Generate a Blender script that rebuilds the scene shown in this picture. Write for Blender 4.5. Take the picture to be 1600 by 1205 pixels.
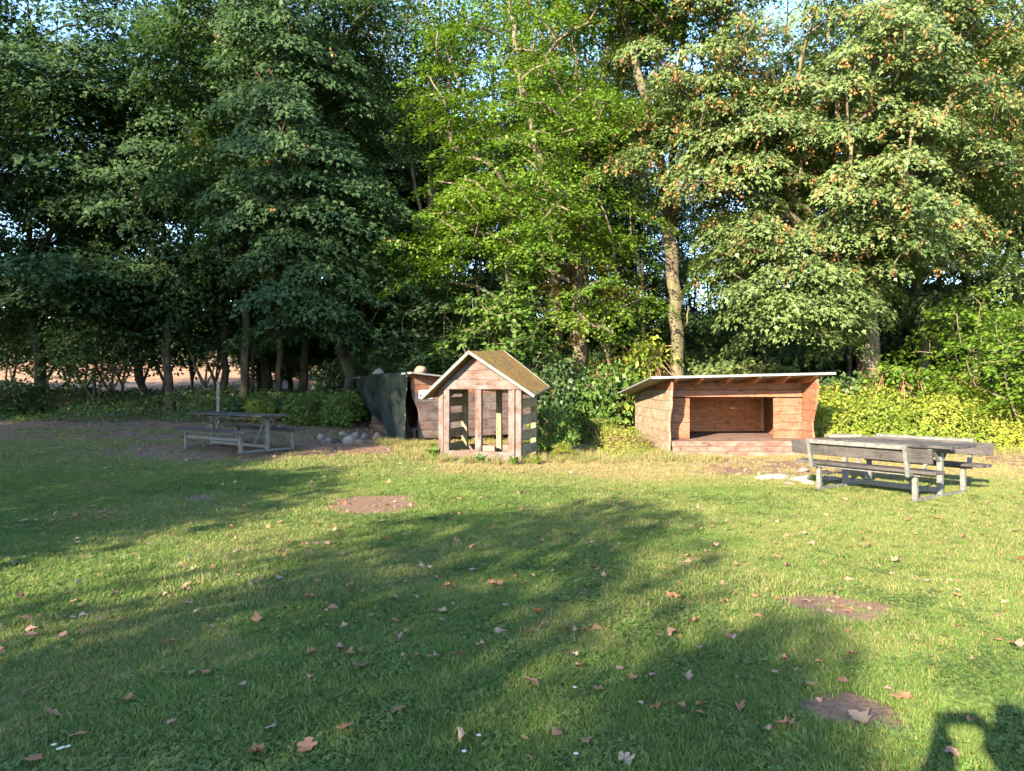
import bpy, bmesh, math, random
import numpy as np
from mathutils import Vector, Matrix, noise as mnoise

for o in list(bpy.data.objects):
    bpy.data.objects.remove(o)
scene = bpy.context.scene
C = scene.collection
R = math.radians
PI = math.pi

# ------------------------------------------------------------------ camera
EYE = 1.6
cam_d = bpy.data.cameras.new('camera')
cam = bpy.data.objects.new('camera', cam_d)
C.objects.link(cam)
cam.location = (0, 0, EYE)
cam.rotation_euler = (R(90), 0, 0)
cam_d.sensor_fit = 'HORIZONTAL'
cam_d.angle = 2 * math.atan(800 / 1101)
cam_d.clip_start = 0.05
cam_d.clip_end = 2000
scene.camera = cam

# ------------------------------------------------------------------ sky, sun, exposure
LIGHT = Vector((0.627, 1.0, -0.468)).normalized()      # the way sunlight travels
SUN_EL = math.asin(-LIGHT.z)
SUN_AZ = math.atan2(-LIGHT.x, -LIGHT.y)
world = bpy.data.worlds.new('World')
scene.world = world
world.use_nodes = True
wn = world.node_tree
sky = wn.nodes.new('ShaderNodeTexSky')
sky.sky_type = 'NISHITA'
sky.sun_disc = False
sky.sun_elevation = SUN_EL
sky.sun_rotation = SUN_AZ
sky.air_density = 1.0
sky.dust_density = 0.4
sky.ozone_density = 3.0
bg = wn.nodes['Background']
wn.links.new(sky.outputs[0], bg.inputs[0])
bg.inputs[1].default_value = 0.13
sun_d = bpy.data.lights.new('sun', 'SUN')
sun_d.energy = 4.6
sun_d.angle = R(0.55)
sun_d.color = (1.0, 0.84, 0.60)
sun = bpy.data.objects.new('sun', sun_d)
C.objects.link(sun)
sun.location = (-20, -30, 25)
sun.rotation_euler = LIGHT.to_track_quat('-Z', 'Y').to_euler()
scene.view_settings.view_transform = 'Standard'
scene.view_settings.look = 'None'
scene.view_settings.gamma = 1.0
scene.view_settings.use_curve_mapping = False
scene.view_settings.exposure = 2.52
scene.render.engine = 'CYCLES'
cy = scene.cycles
cy.max_bounces = 7
cy.diffuse_bounces = 4
cy.glossy_bounces = 2
cy.transmission_bounces = 4
cy.transparent_max_bounces = 4
cy.caustics_reflective = False
cy.caustics_refractive = False
cy.use_denoising = True
cy.use_adaptive_sampling = True
cy.adaptive_threshold = 0.012

# ------------------------------------------------------------------ helpers
def put(o, label=None, cat=None, group=None, kind=None):
    if label: o['label'] = label
    if cat: o['category'] = cat
    if group: o['group'] = group
    if kind: o['kind'] = kind
    return o

def empty(name, loc, rz=0, label=None, cat=None, group=None):
    o = bpy.data.objects.new(name, None)
    C.objects.link(o)
    o.location = loc
    o.rotation_euler = (0, 0, rz)
    o.empty_display_size = 0.2
    return put(o, label, cat, group)

def link(name, me, mat, parent=None):
    if mat is not None and not me.materials:
        for m in (mat if isinstance(mat, (list, tuple)) else [mat]):
            me.materials.append(m)
    o = bpy.data.objects.new(name, me)
    C.objects.link(o)
    if parent is not None:
        o.parent = parent
    return o

def mesh_np(name, V, F, smooth=False, mat_idx=None):
    """V (n,3); F (m,k) with one k for all faces"""
    V = np.asarray(V, np.float32); F = np.asarray(F, np.int32)
    me = bpy.data.meshes.new(name)
    m, k = F.shape
    me.vertices.add(len(V)); me.vertices.foreach_set('co', V.ravel())
    me.loops.add(m * k); me.loops.foreach_set('vertex_index', F.ravel())
    me.polygons.add(m)
    me.polygons.foreach_set('loop_start', np.arange(0, m * k, k, dtype=np.int32))
    me.polygons.foreach_set('loop_total', np.full(m, k, np.int32))
    if smooth:
        me.polygons.foreach_set('use_smooth', np.ones(m, bool))
    if mat_idx is not None:
        me.polygons.foreach_set('material_index', np.asarray(mat_idx, np.int32))
    me.update(calc_edges=True)
    me.validate()
    return me

def sstep(a, b, x):
    t = np.clip((np.asarray(x, float) - a) / (b - a), 0, 1)
    return t * t * (3 - 2 * t)

_rs = np.random.RandomState(5)
_tab = _rs.rand(256, 256)
def vnoise(x, y, s=1.0):
    x = np.asarray(x, float) * s + 100.5; y = np.asarray(y, float) * s + 77.3
    xi = np.floor(x).astype(int); yi = np.floor(y).astype(int)
    fx = x - xi; fy = y - yi
    fx = fx * fx * (3 - 2 * fx); fy = fy * fy * (3 - 2 * fy)
    g = lambda a, b: _tab[a % 256, b % 256]
    return (g(xi, yi) * (1 - fx) + g(xi + 1, yi) * fx) * (1 - fy) + (g(xi, yi + 1) * (1 - fx) + g(xi + 1, yi + 1) * fx) * fy
def fbm(x, y, s=1.0):
    return 0.55 * vnoise(x, y, s) + 0.28 * vnoise(x, y, s * 2.1) + 0.17 * vnoise(x, y, s * 4.3)

# ------------------------------------------------------------------ terrain
def gz(x, y):
    x = np.asarray(x, float); y = np.asarray(y, float)
    w = 0.06 + 0.94 * sstep(2, -6, x)
    a = np.clip((y - 10) / 14, 0, 1)
    z = 0.72 * a ** 1.15 * w
    z = z + 0.5 * sstep(23.5, 27, y) * sstep(0, -5, x)
    z = z + 0.06 * np.maximum(y - 30, 0) * sstep(-5, -14, x) * (y < 400)
    z = z + 0.05 * (fbm(x, y, 0.5) - 0.5) * sstep(1, 4, np.hypot(x, y))
    return z
def gzf(x, y):
    return float(gz(x, y))
def at(px, py, z=0.0):
    d = 1101 * (EYE - z) / (py - 602)
    return ((px - 800) / 1101 * d, d)

# ------------------------------------------------------------------ materials
def new_mat(name):
    m = bpy.data.materials.new(name)
    m.use_nodes = True
    n = m.node_tree
    b = n.nodes['Principled BSDF']
    b.inputs['Roughness'].default_value = 0.8
    b.inputs['Specular IOR Level'].default_value = 0.25
    return m, n, b

def N(nt, t, **kw):
    n = nt.nodes.new(t)
    for k, v in kw.items():
        if k.startswith('i_'):
            n.inputs[k[2:].replace('_', ' ')].default_value = v
        else:
            setattr(n, k, v)
    return n

def ramp(nt, src, stops):
    r = nt.nodes.new('ShaderNodeValToRGB')
    els = r.color_ramp.elements
    while len(els) < len(stops):
        els.new(0.5)
    for e, (p, c) in zip(els, stops):
        e.position = p
        e.color = (*c, 1)
    nt.links.new(src, r.inputs[0])
    return r.outputs[0]

def mixc(nt, fac, a, b, mode='MIX'):
    n = nt.nodes.new('ShaderNodeMix')
    n.data_type = 'RGBA'
    n.blend_type = mode
    for s, v in ((n.inputs[0], fac), (n.inputs[6], a), (n.inputs[7], b)):
        if hasattr(v, 'is_linked'):
            nt.links.new(v, s)
        elif isinstance(v, (int, float)):
            s.default_value = v
        else:
            s.default_value = (*v, 1)
    return n.outputs[2]

def noise_tex(nt, vec, scale, detail=4, rough=0.6):
    n = nt.nodes.new('ShaderNodeTexNoise')
    n.inputs['Scale'].default_value = scale
    n.inputs['Detail'].default_value = detail
    n.inputs['Roughness'].default_value = rough
    if vec is not None:
        nt.links.new(vec, n.inputs['Vector'])
    return n.outputs[0]

def mathn(nt, op, a, b=None, c=None):
    n = nt.nodes.new('ShaderNodeMath')
    n.operation = op
    for i, v in enumerate((a, b, c)):
        if v is None: continue
        if hasattr(v, 'is_linked'): nt.links.new(v, n.inputs[i])
        else: n.inputs[i].default_value = v
    return n.outputs[0]

def maprange(nt, v, a, b, c=0.0, d=1.0):
    n = nt.nodes.new('ShaderNodeMapRange')
    nt.links.new(v, n.inputs[0])
    for i, x in enumerate((a, b, c, d)):
        n.inputs[i + 1].default_value = x
    return n.outputs[0]

def bump(nt, bsdf, h, strength, dist):
    b = nt.nodes.new('ShaderNodeBump')
    b.inputs['Strength'].default_value = strength
    b.inputs['Distance'].default_value = dist
    nt.links.new(h, b.inputs['Height'])
    nt.links.new(b.outputs[0], bsdf.inputs['Normal'])

def wood_mat(name, c_dark, c_mid, c_light, grey=0.3, greycol=(0.30, 0.26, 0.23), green=0.0):
    """boards with a UV map: u runs along the grain in metres"""
    m, nt, b = new_mat(name)
    uv = N(nt, 'ShaderNodeUVMap')
    info = N(nt, 'ShaderNodeObjectInfo')
    off = N(nt, 'ShaderNodeVectorMath', operation='MULTIPLY_ADD')
    comb = N(nt, 'ShaderNodeCombineXYZ')
    nt.links.new(info.outputs['Random'], comb.inputs[0])
    nt.links.new(info.outputs['Random'], comb.inputs[1])
    nt.links.new(comb.outputs[0], off.inputs[0])
    off.inputs[1].default_value = (37, 19, 0)
    nt.links.new(uv.outputs[0], off.inputs[2])
    st = N(nt, 'ShaderNodeVectorMath', operation='MULTIPLY')
    st.inputs[1].default_value = (1.6, 26, 1)
    nt.links.new(off.outputs[0], st.inputs[0])
    g1 = noise_tex(nt, st.outputs[0], 1.0, 6, 0.65)
    st2 = N(nt, 'ShaderNodeVectorMath', operation='MULTIPLY')
    st2.inputs[1].default_value = (6, 90, 1)
    nt.links.new(off.outputs[0], st2.inputs[0])
    g2 = noise_tex(nt, st2.outputs[0], 1.0, 3, 0.6)
    big = noise_tex(nt, off.outputs[0], 2.6, 5, 0.6)
    col = ramp(nt, g1, [(0.25, c_dark), (0.5, c_mid), (0.75, c_light)])
    col = mixc(nt, maprange(nt, info.outputs['Random'], 0, 1, 0.0, 0.55), col, mixc(nt, 0.5, col, c_dark))
    gf = maprange(nt, big, 0.38, 0.68, 0, grey * 2)
    col = mixc(nt, gf, col, greycol)
    if green > 0:
        col = mixc(nt, maprange(nt, noise_tex(nt, off.outputs[0], 1.7, 5, 0.7), 0.45, 0.7, 0, green), col, (0.13, 0.15, 0.05))
    # knots and drying cracks
    vor = N(nt, 'ShaderNodeTexVoronoi')
    vs = N(nt, 'ShaderNodeVectorMath', operation='MULTIPLY')
    vs.inputs[1].default_value = (2.6, 5.2, 1)
    nt.links.new(off.outputs[0], vs.inputs[0])
    nt.links.new(vs.outputs[0], vor.inputs['Vector'])
    vor.inputs['Scale'].default_value = 1.0
    kn = maprange(nt, vor.outputs['Distance'], 0.05, 0.16, 0.75, 0.0)
    col = mixc(nt, kn, col, tuple(c * 0.4 for c in c_dark))
    cr = maprange(nt, g2, 0.34, 0.42, 0.7, 0.0)
    stn = noise_tex(nt, off.outputs[0], 6.5, 6, 0.75)
    col = mixc(nt, maprange(nt, stn, 0.52, 0.68, 0, 0.75), col, tuple(c * 0.55 for c in c_dark))
    col = mixc(nt, cr, col, tuple(c * 0.35 for c in c_dark))
    nt.links.new(col, b.inputs['Base Color'])
    b.inputs['Roughness'].default_value = 0.85
    bump(nt, b, mathn(nt, 'ADD', g1, g2), 0.5, 0.012)
    return m

def leaf_mat(name, c1, c2, c3, trans=0.35, rough=0.45, tmul=(1.25, 1.35, 0.5), spec=0.35):
    """leaves: each leaf its own tone, a glossy cuticle, light coming through"""
    m = bpy.data.materials.new(name)
    m.use_nodes = True
    nt = m.node_tree
    b = nt.nodes['Principled BSDF']
    out = nt.nodes['Material Output']
    geo = N(nt, 'ShaderNodeNewGeometry')
    tc = N(nt, 'ShaderNodeTexCoord')
    big = noise_tex(nt, tc.outputs['Object'], 0.55, 3, 0.5)
    f = mathn(nt, 'ADD', mathn(nt, 'MULTIPLY', geo.outputs['Random Per Island'], 0.6), mathn(nt, 'MULTIPLY', maprange(nt, big, 0.3, 0.7), 0.4))
    col = ramp(nt, f, [(0.05, c1), (0.5, c2), (0.97, c3)])
    nt.links.new(col, b.inputs['Base Color'])
    b.inputs['Roughness'].default_value = rough
    b.inputs['Specular IOR Level'].default_value = spec
    tr = N(nt, 'ShaderNodeBsdfTranslucent')
    tcn = mixc(nt, 1.0, col, tmul, 'MULTIPLY')
    nt.links.new(tcn, tr.inputs[0])
    mx = N(nt, 'ShaderNodeMixShader')
    mx.inputs[0].default_value = trans
    nt.links.new(b.outputs[0], mx.inputs[1])
    nt.links.new(tr.outputs[0], mx.inputs[2])
    nt.links.new(mx.outputs[0], out.inputs[0])
    return m

def bark_mat(name, c1, c2, moss=0.25):
    m, nt, b = new_mat(name)
    tc = N(nt, 'ShaderNodeTexCoord')
    st = N(nt, 'ShaderNodeVectorMath', operation='MULTIPLY')
    st.inputs[1].default_value = (9, 9, 1.6)
    nt.links.new(tc.outputs['Object'], st.inputs[0])
    g = noise_tex(nt, st.outputs[0], 1.4, 6, 0.7)
    big = noise_tex(nt, tc.outputs['Object'], 1.3, 4, 0.6)
    col = ramp(nt, g, [(0.3, tuple(c * 0.5 for c in c1)), (0.5, c1), (0.72, c2)])
    col = mixc(nt, maprange(nt, big, 0.45, 0.7, 0, moss * 2), col, (0.09, 0.10, 0.035))
    nt.links.new(col, b.inputs['Base Color'])
    b.inputs['Roughness'].default_value = 0.9
    bump(nt, b, g, 0.8, 0.03)
    return m

def plain(name, col, rough=0.7, metal=0.0, var=0.25, scale=8.0, bumpd=0.0, spec=0.3):
    m, nt, b = new_mat(name)
    tc = N(nt, 'ShaderNodeTexCoord')
    n = noise_tex(nt, tc.outputs['Object'], scale, 5, 0.65)
    c = ramp(nt, n, [(0.3, tuple(x * (1 - var) for x in col)), (0.7, tuple(min(1, x * (1 + var)) for x in col))])
    nt.links.new(c, b.inputs['Base Color'])
    b.inputs['Roughness'].default_value = rough
    b.inputs['Metallic'].default_value = metal
    b.inputs['Specular IOR Level'].default_value = spec
    if bumpd:
        bump(nt, b, n, 0.7, bumpd)
    return m

M = {}
M['red_wood'] = wood_mat('stained_wood', (0.10, 0.037, 0.019), (0.235, 0.094, 0.048), (0.34, 0.16, 0.095), 0.35, (0.25, 0.155, 0.12))
M['deck_wood'] = wood_mat('worn_deck_wood', (0.065, 0.034, 0.026), (0.14, 0.076, 0.058), (0.205, 0.125, 0.10), 0.5, (0.23, 0.165, 0.14))
M['side_wood'] = wood_mat('weathered_side_wood', (0.13, 0.085, 0.055), (0.24, 0.155, 0.105), (0.33, 0.23, 0.165), 0.6, (0.27, 0.24, 0.19), 0.35)
M['house_wood'] = wood_mat('weathered_playhouse_wood', (0.045, 0.027, 0.022), (0.125, 0.076, 0.063), (0.215, 0.138, 0.118), 0.7, (0.15, 0.122, 0.118))
M['house_slat'] = wood_mat('mossy_slat_wood', (0.12, 0.09, 0.05), (0.24, 0.18, 0.11), (0.33, 0.26, 0.17), 0.5, (0.27, 0.25, 0.18), 0.7)
M['new_wood'] = wood_mat('pale_batten_wood', (0.36, 0.24, 0.11), (0.46, 0.32, 0.16), (0.54, 0.40, 0.22), 0.1)
M['dark_board'] = wood_mat('charcoal_board', (0.024, 0.022, 0.022), (0.048, 0.044, 0.044), (0.082, 0.075, 0.073), 0.5, (0.085, 0.078, 0.076))
M['post_wood'] = wood_mat('grey_post_wood', (0.14, 0.12, 0.09), (0.22, 0.19, 0.15), (0.3, 0.27, 0.22), 0.5)
M['lit_wood'] = wood_mat('lit_stained_wood', (0.26, 0.10, 0.05), (0.50, 0.215, 0.11), (0.60, 0.30, 0.17), 0.1, (0.36, 0.2, 0.13))  # stained wood made brighter: bounced light inside the shelter put into the colour
M['dark_flashing'] = plain('playhouse_edging', (0.10, 0.112, 0.108), 0.6, 0.1, 0.3, 5, 0.0, 0.4)
M['steel'] = plain('galvanised_steel', (0.125, 0.127, 0.12), 0.6, 0.15, 0.4, 14, 0.0, 0.5)
M['flashing'] = plain('grey_flashing', (0.20, 0.215, 0.215), 0.55, 0.2, 0.25, 5, 0.0, 0.5)
M['roof_board'] = plain('roof_board', (0.30, 0.25, 0.19), 0.85, 0, 0.3, 4)
M['stone'] = plain('field_stone', (0.20, 0.175, 0.16), 0.9, 0, 0.4, 5, 0.03)
M['stone_red'] = plain('red_stone', (0.26, 0.16, 0.12), 0.9, 0, 0.35, 5, 0.03)
M['stone_pale'] = plain('pale_stone', (0.36, 0.31, 0.26), 0.9, 0, 0.25, 6, 0.03)
M['stone_black'] = plain('sooty_stone', (0.035, 0.033, 0.032), 0.9, 0, 0.5, 6, 0.03)
M['paper'] = plain('paper', (0.72, 0.76, 0.80), 0.6, 0, 0.06, 3)
M['ink'] = plain('blue_ink', (0.10, 0.16, 0.30), 0.7, 0, 0.1, 3)
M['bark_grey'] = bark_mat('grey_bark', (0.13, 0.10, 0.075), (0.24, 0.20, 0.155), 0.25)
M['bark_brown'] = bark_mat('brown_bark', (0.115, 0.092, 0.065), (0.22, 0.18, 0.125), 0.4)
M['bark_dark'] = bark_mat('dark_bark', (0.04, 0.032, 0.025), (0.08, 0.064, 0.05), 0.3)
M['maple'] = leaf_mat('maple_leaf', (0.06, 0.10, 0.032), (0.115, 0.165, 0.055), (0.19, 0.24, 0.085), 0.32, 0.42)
M['maple_shade'] = leaf_mat('maple_leaf_shaded', (0.026, 0.055, 0.022), (0.043, 0.085, 0.034), (0.075, 0.125, 0.046), 0.32, 0.6, (1.25, 1.35, 0.5), 0.18)  # darker copy of the maple leaf, shade put into its colour
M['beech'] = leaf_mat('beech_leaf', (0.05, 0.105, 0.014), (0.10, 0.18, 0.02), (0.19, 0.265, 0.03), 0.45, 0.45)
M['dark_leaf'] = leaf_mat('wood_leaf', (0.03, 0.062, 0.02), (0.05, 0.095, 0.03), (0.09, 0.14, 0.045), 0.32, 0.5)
M['gold_leaf'] = leaf_mat('autumn_tinged_leaf', (0.10, 0.10, 0.02), (0.20, 0.16, 0.03), (0.30, 0.17, 0.04), 0.4, 0.5)
M['shrub'] = leaf_mat('shrub_leaf', (0.05, 0.10, 0.02), (0.09, 0.16, 0.03), (0.15, 0.23, 0.045), 0.36, 0.45)
M['shrub_yellow'] = leaf_mat('yellow_green_shrub_leaf', (0.10, 0.16, 0.02), (0.19, 0.24, 0.03), (0.32, 0.31, 0.045), 0.38, 0.5)
M['bramble'] = leaf_mat('bramble_leaf', (0.085, 0.15, 0.018), (0.18, 0.235, 0.026), (0.34, 0.30, 0.06), 0.38, 0.5)
M['keys'] = leaf_mat('maple_keys', (0.17, 0.09, 0.035), (0.30, 0.15, 0.055), (0.42, 0.24, 0.10), 0.25, 0.6, (1.1, 1, 0.6))
M['twig'] = plain('dry_stem', (0.20, 0.12, 0.07), 0.9, 0, 0.4, 12)
# ------------------------------------------------------------------ ground masks
def ell(x, y, cx, cy, rx, ry, rot=0.0, soft=0.35, rag=0.35):
    c, s = math.cos(rot), math.sin(rot)
    u = ((x - cx) * c + (y - cy) * s) / rx
    v = (-(x - cx) * s + (y - cy) * c) / ry
    d = np.hypot(u, v) + rag * (fbm(x * 1.0, y * 1.0, 1.6) - 0.5) * 2
    return 1 - sstep(1 - soft, 1 + soft, d)

EARTH = []      # small bare patches: px centre, half widths
for px, py, rx, ry in ((583, 789, 62, 10), (1313, 954, 68, 19), (1338, 1116, 64, 27), (316, 778, 26, 5)):
    x, y = at(px, py)
    d = y
    EARTH.append((x, y, 1.2 * rx / 1101 * d, 1.25 * ry * d * d / (1101 * EYE)))

def m_dirt(x, y):
    """0 grass .. 1 bare earth and leaf litter"""
    x = np.asarray(x, float); y = np.asarray(y, float)
    n = fbm(x, y, 0.9)
    d = sstep(15.2, 17.0, y + 2.2 * (n - 0.5) + 0.05 * (x + 6)) * sstep(-2.2, -3.6, x + 1.5 * (n - 0.5))
    d = d * (0.62 + 0.5 * sstep(0.35, 0.6, fbm(x + 17, y, 1.3)))
    d = np.maximum(d, ell(x, y, -6.2, 15.2, 2.6, 1.6) * 0.95)
    d = np.maximum(d, ell(x, y, -3.6, 16.0, 1.7, 1.3))
    d = np.maximum(d, ell(x, y, 5.2, 13.5, 1.8, 1.6) * 0.72)
    d = np.maximum(d, ell(x, y, 6.4, 11.8, 1.5, 1.0) * 0.45)
    d = np.maximum(d, sstep(18.3, 19.6, y + 2 * (n - 0.5)))
    d = np.maximum(d, sstep(8.6, 9.8, x - 0.12 * (y - 10) + (n - .5)) * sstep(12.0, 13.5, y) * 0.8)
    for ex, ey, rx, ry in EARTH:
        d = np.maximum(d, 1.15 * ell(x, y, ex, ey, rx, ry, 0, 0.3, 0.6))
    return np.clip(d, 0, 1)

def m_dry_sunlit(x, y):
    x = np.asarray(x, float); y = np.asarray(y, float)
    n = fbm(x, y, 0.7)
    d = sstep(10.4, 13.2, y + 2.4 * (n - 0.5)) * sstep(-2.8, -1.2, x + (n - 0.5) * 2)
    d = np.maximum(d, 0.38 * sstep(1.5, 5.0, x - 0.25 * (y - 6) + 2 * (n - .5)) * sstep(3, 7, y))  # yellows the sunlit right of the lawn: warm sunlight put into grass colour
    d = np.maximum(d, 0.32 * sstep(0.50, 0.66, fbm(x + 31, y + 7, 0.75)))
    d = np.maximum(d, 0.5 * sstep(11.5, 14, y) * sstep(-1, -3, x))
    return np.clip(d, 0, 1)

# ------------------------------------------------------------------ ground sheet
def axis(lo, hi, fine_lo, fine_hi, step, grow=1.13):
    a = list(np.arange(fine_lo, fine_hi + 1e-6, step))
    s = step; v = fine_hi
    while v < hi:
        s *= grow; v += s; a.append(v)
    s = step; v = fine_lo; pre = []
    while v > lo:
        s *= grow; v -= s; pre.append(v)
    return np.array(pre[::-1] + a)

xs = axis(-700, 700, -9, 9, 0.11)
ys = axis(-200, 900, 2, 19, 0.11)
gx, gy = np.meshgrid(xs, ys)
V = np.stack([gx.ravel(), gy.ravel(), gz(gx.ravel(), gy.ravel())], 1)
nx, ny = len(xs), len(ys)
ii = (np.arange(ny - 1)[:, None] * nx + np.arange(nx - 1)[None, :]).ravel()
F = np.stack([ii, ii + 1, ii + nx + 1, ii + nx], 1)
me = mesh_np('ground', V, F, True)
def vattr(me, name, vals):
    a = me.attributes.new(name, 'FLOAT', 'POINT')
    a.data.foreach_set('value', np.asarray(vals, np.float32))
vattr(me, 'bare', m_dirt(V[:, 0], V[:, 1]))
vattr(me, 'dry', m_dry_sunlit(V[:, 0], V[:, 1]))
m, nt, b = new_mat('lawn_soil')
tc = N(nt, 'ShaderNodeTexCoord')
pos = tc.outputs['Object']
a1 = N(nt, 'ShaderNodeAttribute', attribute_name='bare').outputs['Fac']
a2 = N(nt, 'ShaderNodeAttribute', attribute_name='dry').outputs['Fac']
nf = noise_tex(nt, pos, 22, 6, 0.7)
nb = noise_tex(nt, pos, 1.3, 5, 0.6)
ns = noise_tex(nt, pos, 75, 3, 0.7)
grass_c = ramp(nt, nf, [(0.3, (0.030, 0.050, 0.012)), (0.55, (0.075, 0.11, 0.026)), (0.75, (0.14, 0.16, 0.05))])
dry_c = ramp(nt, nf, [(0.3, (0.10, 0.085, 0.04)), (0.5, (0.22, 0.19, 0.085)), (0.75, (0.36, 0.29, 0.15))])
soil_c = ramp(nt, nf, [(0.28, (0.085, 0.05, 0.032)), (0.5, (0.18, 0.11, 0.072)), (0.72, (0.27, 0.18, 0.12))])
soil_c = mixc(nt, maprange(nt, ns, 0.58, 0.68, 0, 0.7), soil_c, (0.27, 0.20, 0.14))
dry_f = mathn(nt, 'MULTIPLY', a2, maprange(nt, nb, 0.3, 0.6, 0.5, 1.0))
col = mixc(nt, dry_f, grass_c, dry_c)
bf = maprange(nt, mathn(nt, 'ADD', a1, mathn(nt, 'MULTIPLY', mathn(nt, 'SUBTRACT', nf, 0.5), 0.9)), 0.3, 0.62)
col = mixc(nt, bf, col, soil_c)
nt.links.new(col, b.inputs['Base Color'])
b.inputs['Roughness'].default_value = 0.95
bump(nt, b, mathn(nt, 'ADD', nf, ns), 0.8, 0.02)
ground = link('ground', me, m)
put(ground, 'mown lawn with worn earth running back into the wood', None, None, 'structure')

# ploughed field beyond the left trees: a sheet of its own with furrows
fx = np.arange(-150, -9, 0.9); fy = np.arange(31.5, 118, 0.45)
X, Y = np.meshgrid(fx, fy)
Z = gz(X, Y) + 0.07 + 0.09 * np.sin(Y * 2 * PI / 1.5 + X * 0.02) + 0.12 * (fbm(X, Y, 1.3) - 0.5)
edge = np.minimum(sstep(31.5, 33, Y), sstep(-9, -11, X))
Z = Z - 0.4 * (1 - edge)
V = np.stack([X.ravel(), Y.ravel(), Z.ravel()], 1)
nx, ny = len(fx), len(fy)
ii = (np.arange(ny - 1)[:, None] * nx + np.arange(nx - 1)[None, :]).ravel()
me = mesh_np('field', V, np.stack([ii, ii + 1, ii + nx + 1, ii + nx], 1), True)
m, nt, b = new_mat('ploughed_soil')
tc = N(nt, 'ShaderNodeTexCoord')
n1 = noise_tex(nt, tc.outputs['Object'], 2.2, 6, 0.7)
nt.links.new(ramp(nt, n1, [(0.3, (0.16, 0.09, 0.05)), (0.5, (0.27, 0.16, 0.09)), (0.75, (0.38, 0.24, 0.13))]), b.inputs['Base Color'])
bump(nt, b, n1, 0.8, 0.12)
put(link('field', me, m), 'brown ploughed field seen between the shaded trunks', None, None, 'structure')

# ------------------------------------------------------------------ grass: tufts instanced on a point cloud (nobody could count it)
def grass_mat(name, cols, trans=0.3, dry=(0.30, 0.24, 0.11)):
    m = bpy.data.materials.new(name)
    m.use_nodes = True
    nt = m.node_tree
    b = nt.nodes['Principled BSDF']
    out = nt.nodes['Material Output']
    geo = N(nt, 'ShaderNodeNewGeometry')
    at_d = N(nt, 'ShaderNodeAttribute', attribute_name='dry', attribute_type='INSTANCER').outputs['Fac']
    big = noise_tex(nt, geo.outputs['Position'], 0.9, 4, 0.6)
    f = mathn(nt, 'ADD', mathn(nt, 'MULTIPLY', geo.outputs['Random Per Island'], 0.5), mathn(nt, 'MULTIPLY', maprange(nt, big, 0.3, 0.7), 0.5))
    col = ramp(nt, f, [(0.08, cols[0]), (0.5, cols[1]), (0.95, cols[2])])
    rnd = maprange(nt, mathn(nt, 'SUBTRACT', mathn(nt, 'ADD', at_d, 0.19), geo.outputs['Random Per Island']), -0.15, 0.25)
    col = mixc(nt, rnd, col, dry)
    nt.links.new(col, b.inputs['Base Color'])
    b.inputs['Roughness'].default_value = 0.6
    b.inputs['Specular IOR Level'].default_value = 0.2
    tr = N(nt, 'ShaderNodeBsdfTranslucent')
    nt.links.new(col, tr.inputs[0])
    mx = N(nt, 'ShaderNodeMixShader')
    mx.inputs[0].default_value = trans
    nt.links.new(b.outputs[0], mx.inputs[1])
    nt.links.new(tr.outputs[0], mx.inputs[2])
    nt.links.new(mx.outputs[0], out.inputs[0])
    return m
M['grass'] = grass_mat('grass_blade', ((0.05, 0.115, 0.02), (0.09, 0.18, 0.032), (0.165, 0.245, 0.055)))
M['clover'] = grass_mat('clover_leaf', ((0.06, 0.11, 0.026), (0.10, 0.155, 0.038), (0.15, 0.20, 0.06)), 0.25, (0.12, 0.17, 0.05))

def tuft_mesh(name, seed, n, rad, h, w, lean=0.6):
    rs = np.random.RandomState(seed)
    V = []; F = []
    for i in range(n):
        a = rs.rand() * 2 * PI; r = rad * math.sqrt(rs.rand())
        bx, by = r * math.cos(a), r * math.sin(a)
        hh = h * (0.45 + 0.75 * rs.rand()); ww = w * (0.7 + 0.6 * rs.rand())
        d = rs.rand() * 2 * PI; ln = lean * hh * (0.3 + rs.rand())
        dx, dy = math.cos(d), math.sin(d)
        e = d + PI / 2 + rs.randn() * 0.5
        ex, ey = math.cos(e) * ww / 2, math.sin(e) * ww / 2
        k = len(V)
        V += [(bx - ex, by - ey, -0.01), (bx + ex, by + ey, -0.01),
              (bx + dx * ln * .35 + ex * .8, by + dy * ln * .35 + ey * .8, hh * .6), (bx + dx * ln * .35 - ex * .8, by + dy * ln * .35 - ey * .8, hh * .6),
              (bx + dx * ln, by + dy * ln, hh * 0.95)]
        F += [(k, k + 1, k + 2), (k, k + 2, k + 3), (k + 3, k + 2, k + 4)]
    me = mesh_np(name, V, F)
    me.materials.append(M['grass'])
    return me

def clover_mesh(name, seed, n, rad):
    rs = np.random.RandomState(seed)
    V = []; F = []
    for i in range(n):
        a = rs.rand() * 2 * PI; r = rad * math.sqrt(rs.rand())
        cx, cyy, cz = r * math.cos(a), r * math.sin(a), 0.018 + 0.03 * rs.rand()
        tx, ty = rs.randn() * .3, rs.randn() * .3
        s = 0.010 + 0.007 * rs.rand(); a0 = rs.rand() * 6
        for j in range(3):
            b0 = a0 + j * 2.094
            k = len(V)
            for (u, v) in ((0, 0), (0.7, 0.55), (1.15, 0.0), (0.7, -0.55)):
                px = s * (u * math.cos(b0) - v * math.sin(b0)); py = s * (u * math.sin(b0) + v * math.cos(b0))
                V.append((cx + px, cyy + py, cz + px * tx + py * ty))
            F += [(k, k + 1, k + 2), (k, k + 2, k + 3)]
    me = mesh_np(name, V, F)
    me.materials.append(M['clover'])
    return me

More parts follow.
